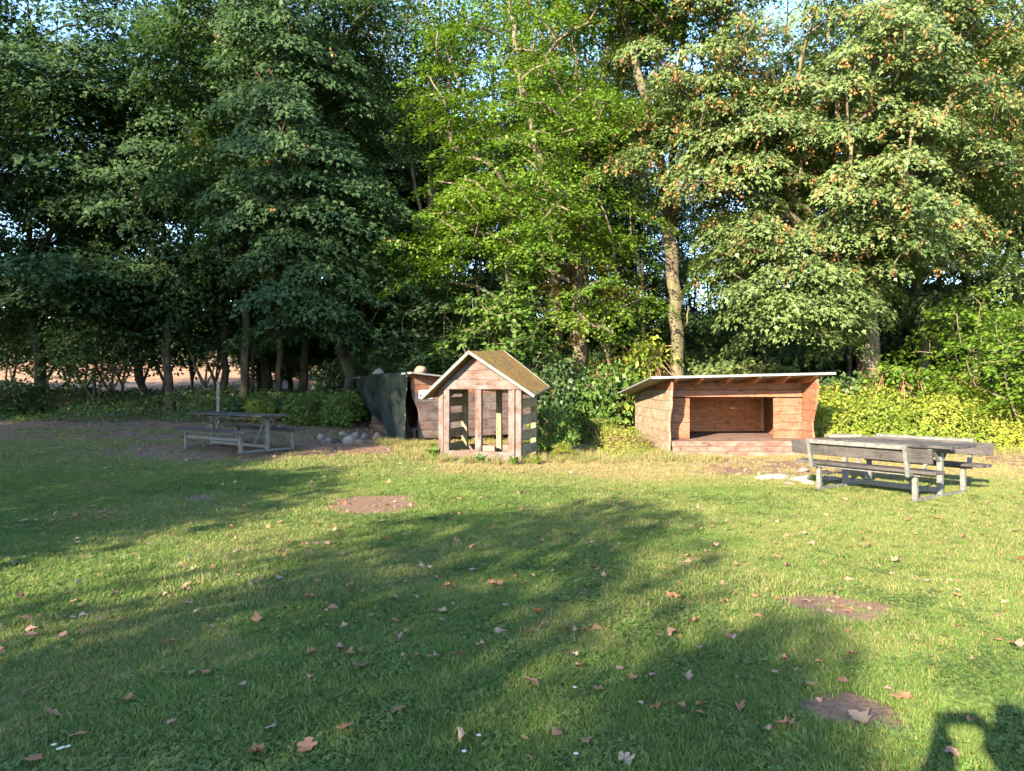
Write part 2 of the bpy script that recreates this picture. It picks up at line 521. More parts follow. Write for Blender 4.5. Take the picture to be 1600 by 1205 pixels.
def instancer(name, pts, dry, scale, protos, label, seed=1):
    col = bpy.data.collections.new(name + '_sources')
    for k, pm in enumerate(protos):
        col.objects.link(bpy.data.objects.new('%s_source' % name, pm))
    rs = np.random.RandomState(seed)
    n = len(pts)
    me = bpy.data.meshes.new(name)
    me.vertices.add(n); me.vertices.foreach_set('co', np.asarray(pts, np.float32).ravel())
    vattr(me, 'dry', dry); vattr(me, 'size', scale); vattr(me, 'turn', rs.rand(n) * 2 * PI)
    a = me.attributes.new('pick', 'INT', 'POINT')
    a.data.foreach_set('value', rs.randint(0, len(protos), n).astype(np.int32))
    me.update()
    o = link(name, me, None)
    g = bpy.data.node_groups.new(name, 'GeometryNodeTree')
    g.interface.new_socket('Geometry', in_out='INPUT', socket_type='NodeSocketGeometry')
    g.interface.new_socket('Geometry', in_out='OUTPUT', socket_type='NodeSocketGeometry')
    gi = g.nodes.new('NodeGroupInput'); go = g.nodes.new('NodeGroupOutput')
    ci = g.nodes.new('GeometryNodeCollectionInfo')
    ci.inputs['Collection'].default_value = col
    ci.inputs['Separate Children'].default_value = True
    ci.inputs['Reset Children'].default_value = True
    ip = g.nodes.new('GeometryNodeInstanceOnPoints')
    ip.inputs['Pick Instance'].default_value = True
    def na(nm, t):
        q = g.nodes.new('GeometryNodeInputNamedAttribute'); q.data_type = t
        q.inputs['Name'].default_value = nm
        return q.outputs['Attribute']
    cx = g.nodes.new('ShaderNodeCombineXYZ')
    g.links.new(na('turn', 'FLOAT'), cx.inputs[2])
    mp = g.nodes.new('GeometryNodeMeshToPoints')
    g.links.new(gi.outputs[0], mp.inputs[0])
    g.links.new(mp.outputs[0], ip.inputs['Points'])
    g.links.new(ci.outputs[0], ip.inputs['Instance'])
    g.links.new(na('pick', 'INT'), ip.inputs['Instance Index'])
    g.links.new(cx.outputs[0], ip.inputs['Rotation'])
    g.links.new(na('size', 'FLOAT'), ip.inputs['Scale'])
    g.links.new(ip.outputs[0], go.inputs[0])
    md = o.modifiers.new('scatter', 'NODES'); md.node_group = g
    put(o, label, 'grass', None, 'stuff')
    return o

def wedge(n, d0, d1, rs, margin=0.09):
    """points on the ground the photograph looks at, and a little to either side"""
    y = np.sqrt(rs.rand(n) * (d1 * d1 - d0 * d0) + d0 * d0)
    x = (rs.rand(n) * 2 - 1) * (0.727 + margin) * y
    x = x + np.where(rs.rand(n) < 0.5, 0.8, -0.8) * rs.rand(n)
    return x, y

rs = np.random.RandomState(11)
X = []; Y = []; S = []
for n, d0, d1, s in ((17000, 2.2, 5.0, 0.72), (24000, 5.0, 8.5, 0.85), (26000, 8.5, 12.5, 0.95), (24000, 12.5, 19.5, 1.15)):
    x, y = wedge(n, d0, d1, rs)
    X.append(x); Y.append(y); S.append(s * (0.7 + 0.6 * rs.rand(n)) * (0.55 + 0.9 * fbm(x, y, 1.4)))
X = np.concatenate(X); Y = np.concatenate(Y); S = np.concatenate(S)
dirt = m_dirt(X, Y); dry = m_dry_sunlit(X, Y)
def inside_builds(x, y):
    """under the huts no grass grows"""
    a = (x > 3.55) & (x < 6.85) & (y > 15.75) & (y < 19.7)
    return a
keep = (rs.rand(len(X)) > dirt * 0.985) & ~inside_builds(X, Y) & (rs.rand(len(X)) > 0.35 * dry)
X, Y, S, dry = X[keep], Y[keep], S[keep], dry[keep]
cl = sstep(0.48, 0.68, fbm(X + 50, Y + 20, 0.62)) * (1 - dry)
g = rs.rand(len(X)) > 0.25 * cl
protos = [tuft_mesh('grass_tuft', 20 + k, 46, 0.08, 0.036, 0.0044, 1.0) for k in range(4)] + [tuft_mesh('grass_tuft', 30, 34, 0.05, 0.055, 0.0036, 1.3), tuft_mesh('grass_tuft', 31, 26, 0.09, 0.022, 0.009, 2.2), tuft_mesh('grass_tuft', 32, 30, 0.10, 0.03, 0.0055, 1.8)]
instancer('grass', np.stack([X[g], Y[g], gz(X[g], Y[g])], 1), dry[g] * 0.8, S[g], protos, 'short green mown grass covering the clearing')
x2, y2 = np.concatenate([wedge(26000, 2.2, 6.5, rs), wedge(20000, 6.5, 11, rs)], 1)
k2 = (rs.rand(len(x2)) < 0.03 + 0.34 * sstep(0.46, 0.78, fbm(x2 + 50, y2 + 20, 0.62) + 0.35 * (fbm(x2, y2, 2.6) - 0.5))) & (m_dirt(x2, y2) < 0.3) & (rs.rand(len(x2)) > 1.6 * m_dry_sunlit(x2, y2))
x2, y2 = x2[k2], y2[k2]
instancer('clover', np.stack([x2, y2, gz(x2, y2)], 1), np.zeros(len(x2)), 0.5 + 0.4 * rs.rand(len(x2)), [clover_mesh('clover_tuft', 40 + k, 34, 0.11) for k in range(4)], 'patches of dark green clover in the shaded lawn', 2)

# longer, half-dry grass left uncut round the huts and along the wood
def tall_pts(n, cx, cy, rx, ry):
    a = rs.rand(n) * 2 * PI; r = np.sqrt(rs.rand(n))
    return cx + rx * r * np.cos(a), cy + ry * r * np.sin(a)
TX = []; TY = []
for n, cx, cyy, rx, ry in ((420, 1.9, 15.6, 1.6, 1.5), (300, 2.9, 16.8, 0.6, 1.8), (170, -0.7, 14.2, 1.3, 0.35), (200, -1.9, 15.2, 0.7, 0.7), (160, 3.4, 14.9, 1.2, 0.5), (260, 0.8, 15.6, 0.7, 1.4),
                           (260, 9.3, 16.3, 2.6, 0.9), (200, -2.4, 16.6, 0.9, .5), (150, 0.2, 18.2, 1.4, 1.6)):
    x, y = tall_pts(int(n * 0.6), cx, cyy, rx, ry)
    TX.append(x); TY.append(y)
TX = np.concatenate(TX); TY = np.concatenate(TY)
protos = [tuft_mesh('long_grass_tuft', 60 + k, 30, 0.10, 0.19, 0.007, 0.9) for k in range(4)]
instancer('long_grass', np.stack([TX, TY, gz(TX, TY)], 1), 0.35 + 0.6 * rs.rand(len(TX)), 0.45 + 0.6 * rs.rand(len(TX)), protos, 'longer straw-coloured grass left uncut around the huts', 3)
# ------------------------------------------------------------------ boards
prng = random.Random(3)
def plank(parent, name, mat, c, size, grain=0, rot=None, ch=0.006, jit=0.004):
    """one sawn board or bar: chamfered, very slightly out of true, UV u along the grain"""
    bm = bmesh.new()
    bmesh.ops.create_cube(bm, size=1.0)
    for v in bm.verts:
        v.co = Vector((v.co.x * size[0], v.co.y * size[1], v.co.z * size[2]))
        if jit:
            for k in range(3):
                if k != grain:
                    v.co[k] += prng.uniform(-jit, jit)
    ch = min(ch, min(size) * 0.3)
    bmesh.ops.bevel(bm, geom=list(bm.edges), offset=ch, segments=1, affect='EDGES')
    uvl = bm.loops.layers.uv.new('UVMap')
    oth = [k for k in range(3) if k != grain]
    for f in bm.faces:
        for l in f.loops:
            l[uvl].uv = (l.vert.co[grain], l.vert.co[oth[0]] + l.vert.co[oth[1]])
    me = bpy.data.meshes.new(name)
    bm.to_mesh(me); bm.free()
    o = link(name, me, mat, parent)
    o.location = c
    if rot: o.rotation_euler = rot
    return o

def bar(parent, name, mat, p, q, w, h, roll_up=(0, 0, 1)):
    """a square-section bar from p to q"""
    p = Vector(p); q = Vector(q); d = q - p
    o = plank(parent, name, mat, (p + q) / 2, (d.length, w, h), 0, None, 0.004, 0)
    x = d.normalized(); up = Vector(roll_up)
    if abs(x.dot(up)) > 0.98: up = Vector((0, 1, 0))
    y = up.cross(x).normalized(); z = x.cross(y)
    o.rotation_euler = Matrix((x, y, z)).transposed().to_euler()
    return o

def prism(parent, name, mat, poly, t0, t1, plane='yz', grain=0):
    """poly: list of (a,b) in the plane; extruded from t0 to t1 along the third axis"""
    n = len(poly)
    def P(a, b, t):
        return (t, a, b) if plane == 'yz' else ((a, t, b) if plane == 'xz' else (a, b, t))
    V = [P(a, b, t0) for a, b in poly] + [P(a, b, t1) for a, b in poly]
    bm = bmesh.new()
    vs = [bm.verts.new(v) for v in V]
    bm.faces.new(vs[:n]); bm.faces.new(vs[n:][::-1])
    for i in range(n):
        j = (i + 1) % n
        bm.faces.new((vs[i], vs[n + i], vs[n + j], vs[j]))
    bmesh.ops.recalc_face_normals(bm, faces=bm.faces)
    uvl = bm.loops.layers.uv.new('UVMap')
    ax = {'yz': (1, 2, 0), 'xz': (0, 2, 1), 'xy': (0, 1, 2)}[plane]
    g, o1 = (ax[0], ax[1]) if grain == 0 else (ax[1], ax[0])
    for f in bm.faces:
        for l in f.loops:
            l[uvl].uv = (l.vert.co[g], l.vert.co[o1] + l.vert.co[ax[2]])
    me = bpy.data.meshes.new(name)
    bm.to_mesh(me); bm.free()
    return link(name, me, mat, parent)

def slab(parent, name, mat, top4, thick):
    """four corner points of the upper face, any quad"""
    T = [Vector(p) for p in top4]
    Bt = [p - Vector((0, 0, thick)) for p in T]
    V = T + Bt
    F = [(0, 1, 2, 3), (7, 6, 5, 4), (0, 4, 5, 1), (1, 5, 6, 2), (2, 6, 7, 3), (3, 7, 4, 0)]
    me = bpy.data.meshes.new(name)
    me.from_pydata(V, [], F)
    uv = me.uv_layers.new(name='UVMap')
    for l in me.loops:
        c = me.vertices[l.vertex_index].co
        uv.data[l.index].uv = (c.x, c.y + c.z)
    bm = bmesh.new(); bm.from_mesh(me); bmesh.ops.recalc_face_normals(bm, faces=bm.faces); bm.to_mesh(me); bm.free()
    return link(name, me, mat, parent)

# ------------------------------------------------------------------ the two open sleeping shelters
SW, SL = 3.3, 3.8
def shelter(loc, rz, sc, label, left_mat, right_mat, top_mat):
    root = empty('wooden_shelter', loc, rz, label, 'shelter', 'open wooden sleeping shelters')
    root.scale = (sc, sc, sc)
    slope, tilt, t = 0.093, 0.024, 0.05
    def ztop(x, y): return 1.74 + tilt * x - slope * y
    def prof(z):                                   # the wavy front edge of a side wall
        s = float(sstep(0.85, 1.3, z))
        return 0.06 - 0.2 * s + 0.018 * math.sin(z * 11)
    for x0, mat in ((0.0, left_mat), (SW - t, right_mat)):
        z0 = 0.10
        row = 0
        while z0 < ztop(x0, 0) - 0.02:
            z1 = z0 + (0.235 + prng.uniform(-0.02, 0.02))
            cut = SL * prng.choice((0.35, 0.5, 0.62, 0.75))
            m_ = mat if z1 < 1.52 else top_mat
            for seg in (0, 1):
                ya, yb = (None, cut - 0.002) if seg == 0 else (cut + 0.002, SL)
                g = 0.004
                a, bq = z0 + g, z1 - g
                fy = prof(0.5 * (a + bq)) if ya is None else ya
                zt = lambda y: ztop(x0, y)
                if zt(fy) <= a + 0.01: continue
                pts = []
                top_f = min(bq, zt(fy))
                for k in range(5):
                    z = a + (top_f - a) * k / 4
                    pts.append(((prof(z) if ya is None else ya), z))
                if zt(yb) >= bq:
                    pts.append((yb, bq)); pts.append((yb, a))
                else:
                    if zt(fy) > bq:
                        pts.append(((1.74 + tilt * x0 - bq) / slope, bq))
                    if zt(yb) > a + 0.005:
                        pts.append((yb, zt(yb))); pts.append((yb, a))
                    else:
                        ye = (1.74 + tilt * x0 - a) / slope
                        if ye > fy + 0.02: pts.append((ye, a))
                if len(pts) < 3: continue
                dx = prng.uniform(-0.007, 0.007)
                prism(root, 'plank', m_, pts, x0 + dx, x0 + t + dx, 'yz')
            z0 = z1
            row += 1
    # front wall set back behind the side walls, with the opening
    fy, xo0, xo1, zo = 0.58, 0.62, 2.58, 1.33
    for xa, xb in ((t + 0.008, xo0), (xo1, SW - t - 0.008)):
        z0 = 0.37
        for k in range(5):
            z1 = z0 + 0.188
            plank(root, 'plank', M['red_wood'], ((xa + xb) / 2, fy + prng.uniform(-.006, .006), (z0 + z1) / 2 - .0), (xb - xa, 0.05, z1 - z0 - 0.006), 0)
            z0 = z1
    plank(root, 'lintel', M['red_wood'], (SW / 2, fy - 0.02, 1.415), (SW - 2 * t - 0.02, 0.07, 0.155), 0)
    plank(root, 'plank', M['red_wood'], (SW / 2, fy + 0.012, 1.59), (SW - 2 * t - 0.02, 0.05, 0.17), 0)
    # inside: rear wall, pale batten
    z0 = 0.38
    for k in range(5):
        z1 = z0 + 0.205
        xm = SW * prng.choice((0.3, 0.45, 0.62))
        hh = min(z1, ztop(0, 2.95) - 0.06) - z0
        if hh < 0.04: break
        for xa, xb in ((t + 0.01, xm), (xm + 0.004, SW - t - 0.01)):
            plank(root, 'plank', M['lit_wood'], ((xa + xb) / 2, 2.95 + prng.uniform(-.005, .005), z0 + hh / 2), (xb - xa, 0.045, hh - 0.006), 0)
        z0 = z1
    plank(root, 'batten', M['new_wood'], (SW - t - 0.06, 2.85, 0.85), (0.08, 0.05, 0.92), 2)
    # floor boards and the boarded front of the platform
    nb = 14
    for k in range(nb):
        y = 0.0 + (SL - 0.09) * (k + 0.5) / nb
        plank(root, 'floor_board', M['deck_wood'], (SW / 2, y, 0.345), (SW - 2 * t - 0.012, (SL - 0.09) / nb - 0.007, 0.03), 0, None, 0.004, 0.002)
    for k, (xa, z0, z1) in enumerate(((t + 0.0, 0.245, 0.355), (t + 0.02, 0.125, 0.238), (t + 0.10, -0.10, 0.118))):
        plank(root, 'front_board', M['deck_wood'], ((xa + SW - t) / 2, -0.03 + 0.012 * k, (z0 + z1) / 2), (SW - t - xa - 0.01, 0.05, z1 - z0), 0, None, 0.006, 0.006)
    # bearers on the ground keep the walls off the grass
    for y in (0.25, SL / 2, SL - 0.25):
        plank(root, 'bearer', M['side_wood'], (SW / 2, y, 0.06), (SW - 0.14, 0.12, 0.42), 0)
    # rafters
    for x in (0.1, 0.67, 1.31, 1.95, 2.59, 3.2):
        za, zb = ztop(x, -0.28) - 0.055, ztop(x, SL) - 0.055
        o = prism(root, 'rafter', M['lit_wood'], [(-0.26, za + 0.055), (-0.26, za + 0.01), (0.08, za - 0.11), (SL - 0.1, zb - 0.07), (SL - 0.1, zb + 0.055)], x - 0.035, x + 0.035, 'yz')  # brighter wood colour stands in for sunlight on the rafters
    # roof: boards with a metal edge
    def rz_(x, y): return ztop(x, y) + 0.03
    xl, xr, yf, yb = -0.45, SW + 0.30, -0.30, SL + 0.12
    rf = slab(root, 'roof', M['roof_board'], [(xl, yf, rz_(xl, yf)), (xr, yf, rz_(xr, yf)), (xr, yb, rz_(xr, yb)), (xl, yb, rz_(xl, yb))], 0.028)
    def edge(p, q, w, h):
        bar(rf, 'flashing', M['flashing'], p, q, w, h)
    edge((xl - .012, yf - .014, rz_(xl, yf) - .018), (xr + .012, yf - .014, rz_(xr, yf) - .018), 0.02, 0.055)
    edge((xl - .012, yf, rz_(xl, yf) - .012), (xl - .012, yb, rz_(xl, yb) - .012), 0.02, 0.04)
    edge((xr + .012, yf, rz_(xr, yf) - .012), (xr + .012, yb, rz_(xr, yb) - .012), 0.02, 0.04)
    slab(rf, 'roofing_felt', M['felt'], [(xl, yf, rz_(xl, yf) + .008), (xr, yf, rz_(xr, yf) + .008), (xr, yb, rz_(xr, yb) + .008), (xl, yb, rz_(xl, yb) + .008)], 0.006)
    return root

M['felt'] = plain('roofing_felt', (0.10, 0.10, 0.10), 0.9, 0, 0.3, 20)
big = shelter((3.5, 15.7, 0.0), R(1.5), 1.0, 'reddish-brown sunlit plank shelter with raised deck beside the picnic table', M['side_wood'], M['red_wood'], M['red_wood'])
LS = 0.92
LPHI = R(-56.5)
lorig = (-2.37 - SW * LS * math.cos(LPHI), 17.5 - SW * LS * math.sin(LPHI), 0.19)
small = shelter(lorig, LPHI, LS, 'weathered shelter behind the playhouse with a tarpaulin over its front', M['side_wood'], M['house_wood'], M['red_wood'])

def lshel(x, y, z):        # a point of the left shelter in the world
    c, s = math.cos(LPHI), math.sin(LPHI)
    return (lorig[0] + LS * (x * c - y * s), lorig[1] + LS * (x * s + y * c), lorig[2] + LS * z)

# paper notice on the near side wall of the left shelter
sg = empty('notice_sheet', lshel(SW + 0.012, 0.27, 1.29), LPHI, 'white paper notice with blue lines pinned to the weathered shelter wall', 'notice')
plank(sg, 'sheet', M['paper'], (0, 0, 0), (0.006, 0.38, 0.22), 1, None, 0.001, 0)
for k in range(5):
    plank(sg, 'print_line', M['ink'], (0.0045, -0.02 + 0.02 * (k % 2), 0.075 - 0.036 * k), (0.002, 0.30 - 0.07 * (k % 3), 0.008), 1, None, 0.0004, 0)
plank(sg, 'print_block', M['ink'], (0.0045, -0.145, -0.03), (0.002, 0.06, 0.08), 1, None, 0.0004, 0)
plank(sg, 'print_border', M['ink'], (0.0045, 0, 0.098), (0.002, 0.36, 0.010), 1, None, 0.0004, 0)

# tarpaulin: over the roof edge, down the open front, gathered to the near side
m, nt, b = new_mat('green_tarpaulin')
tc = N(nt, 'ShaderNodeTexCoord')
w1 = noise_tex(nt, tc.outputs['Object'], 3.0, 6, 0.7)
wv = N(nt, 'ShaderNodeTexWave', i_Scale=60.0)
nt.links.new(tc.outputs['Object'], wv.inputs['Vector'])
cr = noise_tex(nt, tc.outputs['Object'], 9.0, 8, 0.8)
c = ramp(nt, w1, [(0.3, (0.004, 0.009, 0.006)), (0.6, (0.008, 0.015, 0.011)), (0.8, (0.018, 0.029, 0.023))])
c = mixc(nt, maprange(nt, cr, 0.60, 0.66, 0, 0.4), c, (0.07, 0.08, 0.075))
nt.links.new(c, b.inputs['Base Color'])
b.inputs['Roughness'].default_value = 0.5
bump(nt, b, mathn(nt, 'ADD', cr, w1), 0.7, 0.03)
M['tarp'] = m
def rooftop(x, y): return 1.74 + 0.024 * x - 0.093 * y + 0.03
nu, nv = 90, 74
V = []
for j in range(nv):
    v = j / (nv - 1)
    for i in range(nu):
        u = i / (nu - 1)
        xt = -0.30 + u * 3.72
        if v < 0.14:                                   # the flap on the roof
            k = v / 0.14
            y = 0.36 - 0.70 * k
            p = (xt, y, rooftop(xt, y) + 0.022)
        else:
            k = (v - 0.14) / 0.86
            z0 = rooftop(xt, -0.34) + 0.015
            xb = 2.05 + u ** 1.3 * 1.75
            q = k ** 2.4
            x = xt * (1 - q) + xb * q
            zb = 0.42 - 0.55 * min(1, u * 1.6)
            zb = max(zb, -0.06)
            z = z0 * (1 - k) + zb * k
            fold = (0.02 + 0.12 * k) * math.sin(u * 21 + 2.5 * k + 0.8 * math.sin(u * 9)) + 0.04 * k * math.sin(u * 47 + k * 5) + 0.07 * min(1, 3 * k) * mnoise.noise(Vector((u * 8 + k * 2, k * 4 - u * 3, 1.7))) + 0.02 * min(1, 3 * k) * mnoise.noise(Vector((u * 30, k * 9, 5.1)))
            y = -0.345 + 0.25 * k ** 2 * (1 - u) + fold + 0.03 * (mnoise.noise(Vector((u * 6, k * 5, 3))))
            y -= 0.35 * max(0, k - 0.75) * u
            x += 0.5 * max(0, k - 0.82) * u
            p = (x, y, z)
        V.append(lshel(*p))
F = [(j * nu + i, j * nu + i + 1, (j + 1) * nu + i + 1, (j + 1) * nu + i) for j in range(nv - 1) for i in range(nu - 1)]
tp = empty('tarpaulin', lshel(2.6, -0.5, 0.0), 0, 'dark green tarpaulin hanging from the roof edge down to the ground', 'tarpaulin')
V = np.array(V) - np.array(tp.location)
sh = link('sheet', mesh_np('tarpaulin_sheet', V, F, True), M['tarp'], tp)
sm = sh.modifiers.new('thick', 'SOLIDIFY'); sm.thickness = 0.006
Vg = V.reshape(nv, nu, 3)
for j in (14, 25, 36, 47, 58):
    p = Vg[j, nu - 2]
    plank(tp, 'eyelet', M['steel'], (p[0] + 0.004, p[1] - 0.012, p[2]), (0.03, 0.03, 0.035), 2, None, 0.008, 0)
# the doubled seam down the middle
SV = []
for j in range(13, nv):
    for du, off in ((0, 0.012), (1, 0.012)):
        p = Vg[j, 53 + du]
        SV.append((p[0] + (0.0 if du else 0.01), p[1] - off, p[2] + 0.004))
nS = nv - 13
link('seam', mesh_np('tarpaulin_seam', SV, [(2 * k, 2 * k + 1, 2 * k + 3, 2 * k + 2) for k in range(nS - 1)], True), M['tarp'], tp).modifiers.new('thick', 'SOLIDIFY').thickness = 0.008

# ------------------------------------------------------------------ stones
def stone_mesh(seed, sub=3, rough=0.13):
    bm = bmesh.new()
    bmesh.ops.create_icosphere(bm, subdivisions=sub, radius=1.0)
    off = Vector((seed * 7.3, seed * 3.1, seed))
    for v in bm.verts:
        n = v.co.normalized()
        v.co = n * (1 + rough * mnoise.noise(n * 1.3 + off) * 2 + 0.10 * mnoise.noise(n * 3.5 + off))
        for k in range(3):                              # a few flattened sides
            pl = Vector((math.sin(seed * 2 + k * 2.4), math.cos(seed * 3 + k * 1.9), 0.35 * math.sin(seed + k))).normalized()
            d = v.co.dot(pl) - 0.72
            if d > 0: v.co -= pl * d * 0.5
    me = bpy.data.meshes.new('stone')
    bm.to_mesh(me); bm.free()
    me.polygons.foreach_set('use_smooth', [True] * len(me.polygons))
    return me
SM = {}
def stone(x, y, z, s, mat, label, group, rz=0.0):
    seed = prng.randint(1, 5)
    key = (seed, mat)
    if key not in SM:
        SM[key] = stone_mesh(seed)
        SM[key].materials.append(M[mat])
    o = bpy.data.objects.new('stone', SM[key])
    C.objects.link(o)
    o.location = (x, y, z + s[2] * (0.42 if group and 'ring' in group else 0.62))
    o.scale = (s[0] * (0.8 if group and 'shaded' in group else 1), s[1] * (0.8 if group and 'shaded' in group else 1), s[2] * (0.8 if group and 'shaded' in group else (0.62 if group and 'sunlit' in group else 1)))
    o.rotation_euler = (prng.uniform(-.2, .2), prng.uniform(-.2, .2), rz)
    put(o, label, 'stone', group)
    return o
p = lshel(0.95, -0.1, rooftop(0.95, -0.1) + 0.03)
stone(p[0], p[1], p[2] - 0.02, (0.17, 0.15, 0.12), 'stone', 'rounded stone weighing down the tarpaulin at its far roof corner', 'stones on the tarpaulin roof', 0.4)
p = lshel(3.36, 0.1, rooftop(3.36, 0.1) + 0.03)
stone(p[0], p[1], p[2] - 0.02, (0.18, 0.16, 0.12), 'stone_red', 'brownish stone on the roof edge nearest the playhouse', 'stones on the tarpaulin roof', 1.9)
p = lshel(1.2, -0.4, 0)
stone(-3.30, 17.15, gzf(-3.30, 17.15) - 0.03, (0.11, 0.10, 0.14), 'stone_red', 'reddish upright stone on the ground beside the tarpaulin', None, 0.7)
G1 = 'stones of the shaded fire ring'
for px, py, s, mt, lb in ((501, 692, (0.13, 0.11, 0.13), 'stone', 'grey stone at the outer end of the shaded fire ring'),
                          (513, 694, (0.12, 0.11, 0.09), 'stone', 'low flat grey stone beside the soot-black stone of the fire ring'),
                          (524, 695, (0.14, 0.11, 0.11), 'stone_black', 'soot-blackened stone in the shaded fire ring'),
                          (546, 695, (0.22, 0.16, 0.17), 'stone', 'largest rounded grey stone in the shaded fire ring'),
                          (562, 695, (0.16, 0.09, 0.10), 'stone_red', 'tilted tan stone beside the largest fire ring stone'),
                          (536, 688, (0.17, 0.12, 0.11), 'stone', 'stone at the rear of the shaded fire ring'),
                          (570, 690, (0.15, 0.12, 0.12), 'stone', 'grey stone at the tarpaulin end of the fire ring'),
                          (556, 688, (0.15, 0.12, 0.10), 'stone', 'squat grey stone behind the tilted tan one')):
    x, y = at(px, py, 0.2)
    stone(x, y, gzf(x, y) - 0.02, s, mt, lb, G1, prng.uniform(0, 3))
G2 = 'pale stones of the sunlit fire ring'
for px, py, s, mt, lb in ((1192, 749, (0.25, 0.16, 0.075), 'stone_pale', 'wide pale stone lying flat at the deck end of the sunlit fire ring'),
                          (1220, 747, (0.30, 0.15, 0.08), 'stone_pale', 'longest whitish stone in the sunlit fire ring'),
                          (1247, 752, (0.20, 0.15, 0.085), 'stone_pale', 'lumpy pale stone in the middle of the sunlit fire ring'),
                          (1263, 756, (0.13, 0.12, 0.08), 'stone_pale', 'small pale stone nearest the picnic table legs'),
                          (1235, 757, (0.12, 0.10, 0.07), 'stone_red', 'small tan stone in front of the pale fire ring stones'),
                          (1155, 741, (0.08, 0.07, 0.05), 'stone_red', 'small round stone lying apart towards the shelter deck'),
                          (1300, 752, (0.17, 0.14, 0.09), 'stone', 'grey stone of the fire ring under the picnic bench'),
                          (1290, 742, (0.15, 0.12, 0.09), 'stone_black', 'sooty stone at the rear of the sunlit fire ring'),
                          (1255, 738, (0.14, 0.11, 0.08), 'stone', 'grey stone at the rear of the sunlit fire ring')):
    x, y = at(px, py, 0.0)
    stone(x, y, gzf(x, y) - 0.02, s, mt, lb, G2, prng.uniform(0, 3))

# ------------------------------------------------------------------ playhouse
PH = empty('playhouse', (-1.5, 14.75, 0.06), R(-16), 'small open timber playhouse with steep mossy gable roof', 'playhouse')
HW = M['house_wood']
def post(x, y, w, d, z0, z1, mat=HW):
    return plank(PH, 'post', mat, (x, y, (z0 + z1) / 2), (w, d, z1 - z0), 2, None, 0.008, 0.006)
plank(PH, 'sill', HW, (0.84, 0.03, 0.06), (1.52, 0.12, 0.25), 0, None, 0.01, 0.006)
post(0.145, 0.015, 0.13, 0.10, 0.0, 1.46); post(0.01, 0.06, 0.11, 0.12, -0.08, 1.46)
post(0.845, 0.02, 0.14, 0.10, 0.18, 1.46)
post(1.555, 0.015, 0.13, 0.10, 0.02, 1.46); post(1.695, 0.05, 0.12, 0.13, -0.08, 1.46)
post(0.07, 1.33, 0.13, 0.11, -0.05, 1.50, M['house_slat']); post(0.88, 1.34, 0.12, 0.10, 0.1, 1.50, M['house_slat']); post(1.68, 1.33, 0.12, 0.11, -0.05, 1.50, M['house_slat'])
plank(PH, 'rear_sill', HW, (0.88, 1.40, 0.10), (1.5, 0.10, 0.22), 0)
plank(PH, 'floor_bearer', M['side_wood'], (0.88, 0.85, 0.03), (1.4, 0.10, 0.10), 0)
for z in (0.20, 0.52, 0.84, 1.18, 1.42):
    h = 0.20 if z < 1.3 else 0.12
    plank(PH, 'slat', M['house_slat'], (0.03, 0.70, z + prng.uniform(-.01, .01)), (0.035, 1.13, h), 1, (0, 0, 0), 0.006, 0.008)
    plank(PH, 'slat', M['house_slat'], (1.735, 0.70, z + prng.uniform(-.01, .01)), (0.035, 1.13, h), 1, (0, 0, 0), 0.006, 0.008)
plank(PH, 'rear_beam', HW, (0.84, 1.36, 1.56), (1.5, 0.09, 0.13), 0)
# gable: header beam and boards cut to the rake
AX, AZ = 0.74, 2.19         # underside of the apex at the front
def rake(z):                # x limits of the gable at height z
    eL, eR = (-0.28, 1.26), (2.04, 1.31)
    return AX + (eL[0] - AX) * (AZ - z) / (AZ - eL[1]) + 0.06, AX + (eR[0] - AX) * (AZ - z) / (AZ - eR[1]) - 0.06
prism(PH, 'header', HW, [(max(rake(1.465)[0], -0.05), 1.465), (min(rake(1.465)[1], 1.77), 1.465), (rake(1.655)[1], 1.655), (rake(1.655)[0], 1.655)], -0.035, 0.075, 'xz')
for z0, z1 in ((1.662, 1.85), (1.855, 2.02), (2.025, 2.15)):
    a0, b0 = rake(z0); a1, b1 = rake(z1)
    a0, b0 = max(a0, -0.04), min(b0, 1.78)
    prism(PH, 'gable_board', M['red_wood'] if z0 > 1.9 else HW, [(a0, z0), (b0, z0), (b1, z1), (a1, z1)], 0.0, 0.055, 'xz')
for z0, z1 in ((1.65, 1.85), (1.855, 2.05)):
    a0, b0 = rake(z0); a1, b1 = rake(z1)
    prism(PH, 'gable_board', M['side_wood'], [(max(a0, 0), z0), (min(b0, 1.75), z0), (b1 - .04, z1), (a1 + .04, z1)], 1.34, 1.385, 'xz')
# roof
m, nt, b = new_mat('mossy_roofing')
tc = N(nt, 'ShaderNodeTexCoord')
n1 = noise_tex(nt, tc.outputs['Object'], 3.2, 7, 0.7)
n2 = noise_tex(nt, tc.outputs['Object'], 38, 5, 0.75)
n3 = noise_tex(nt, tc.outputs['Object'], 1.4, 3, 0.6)
c = ramp(nt, n2, [(0.35, (0.045, 0.032, 0.016)), (0.5, (0.16, 0.10, 0.042)), (0.65, (0.32, 0.21, 0.085))])
c = mixc(nt, maprange(nt, mathn(nt, 'ADD', n1, mathn(nt, 'MULTIPLY', n2, 0.5)), 0.72, 0.92, 0, 0.85), c, (0.30, 0.21, 0.025))
c = mixc(nt, maprange(nt, n3, 0.45, 0.62, 0, 0.65), c, mixc(nt, n2, (0.07, 0.035, 0.015), (0.42, 0.20, 0.04)))
nt.links.new(c, b.inputs['Base Color'])
b.inputs['Roughness'].default_value = 0.95
bump(nt, b, mathn(nt, 'ADD', n2, n1), 0.9, 0.02)
M['moss_roof'] = m
rF, rB = (0.72, -0.25, 2.24), (0.86, 1.72, 2.34)
slR = slab(PH, 'roof_slope', M['moss_roof'], [rF, (2.08, -0.25, 1.34), (1.98, 1.62, 1.50), rB], 0.035)
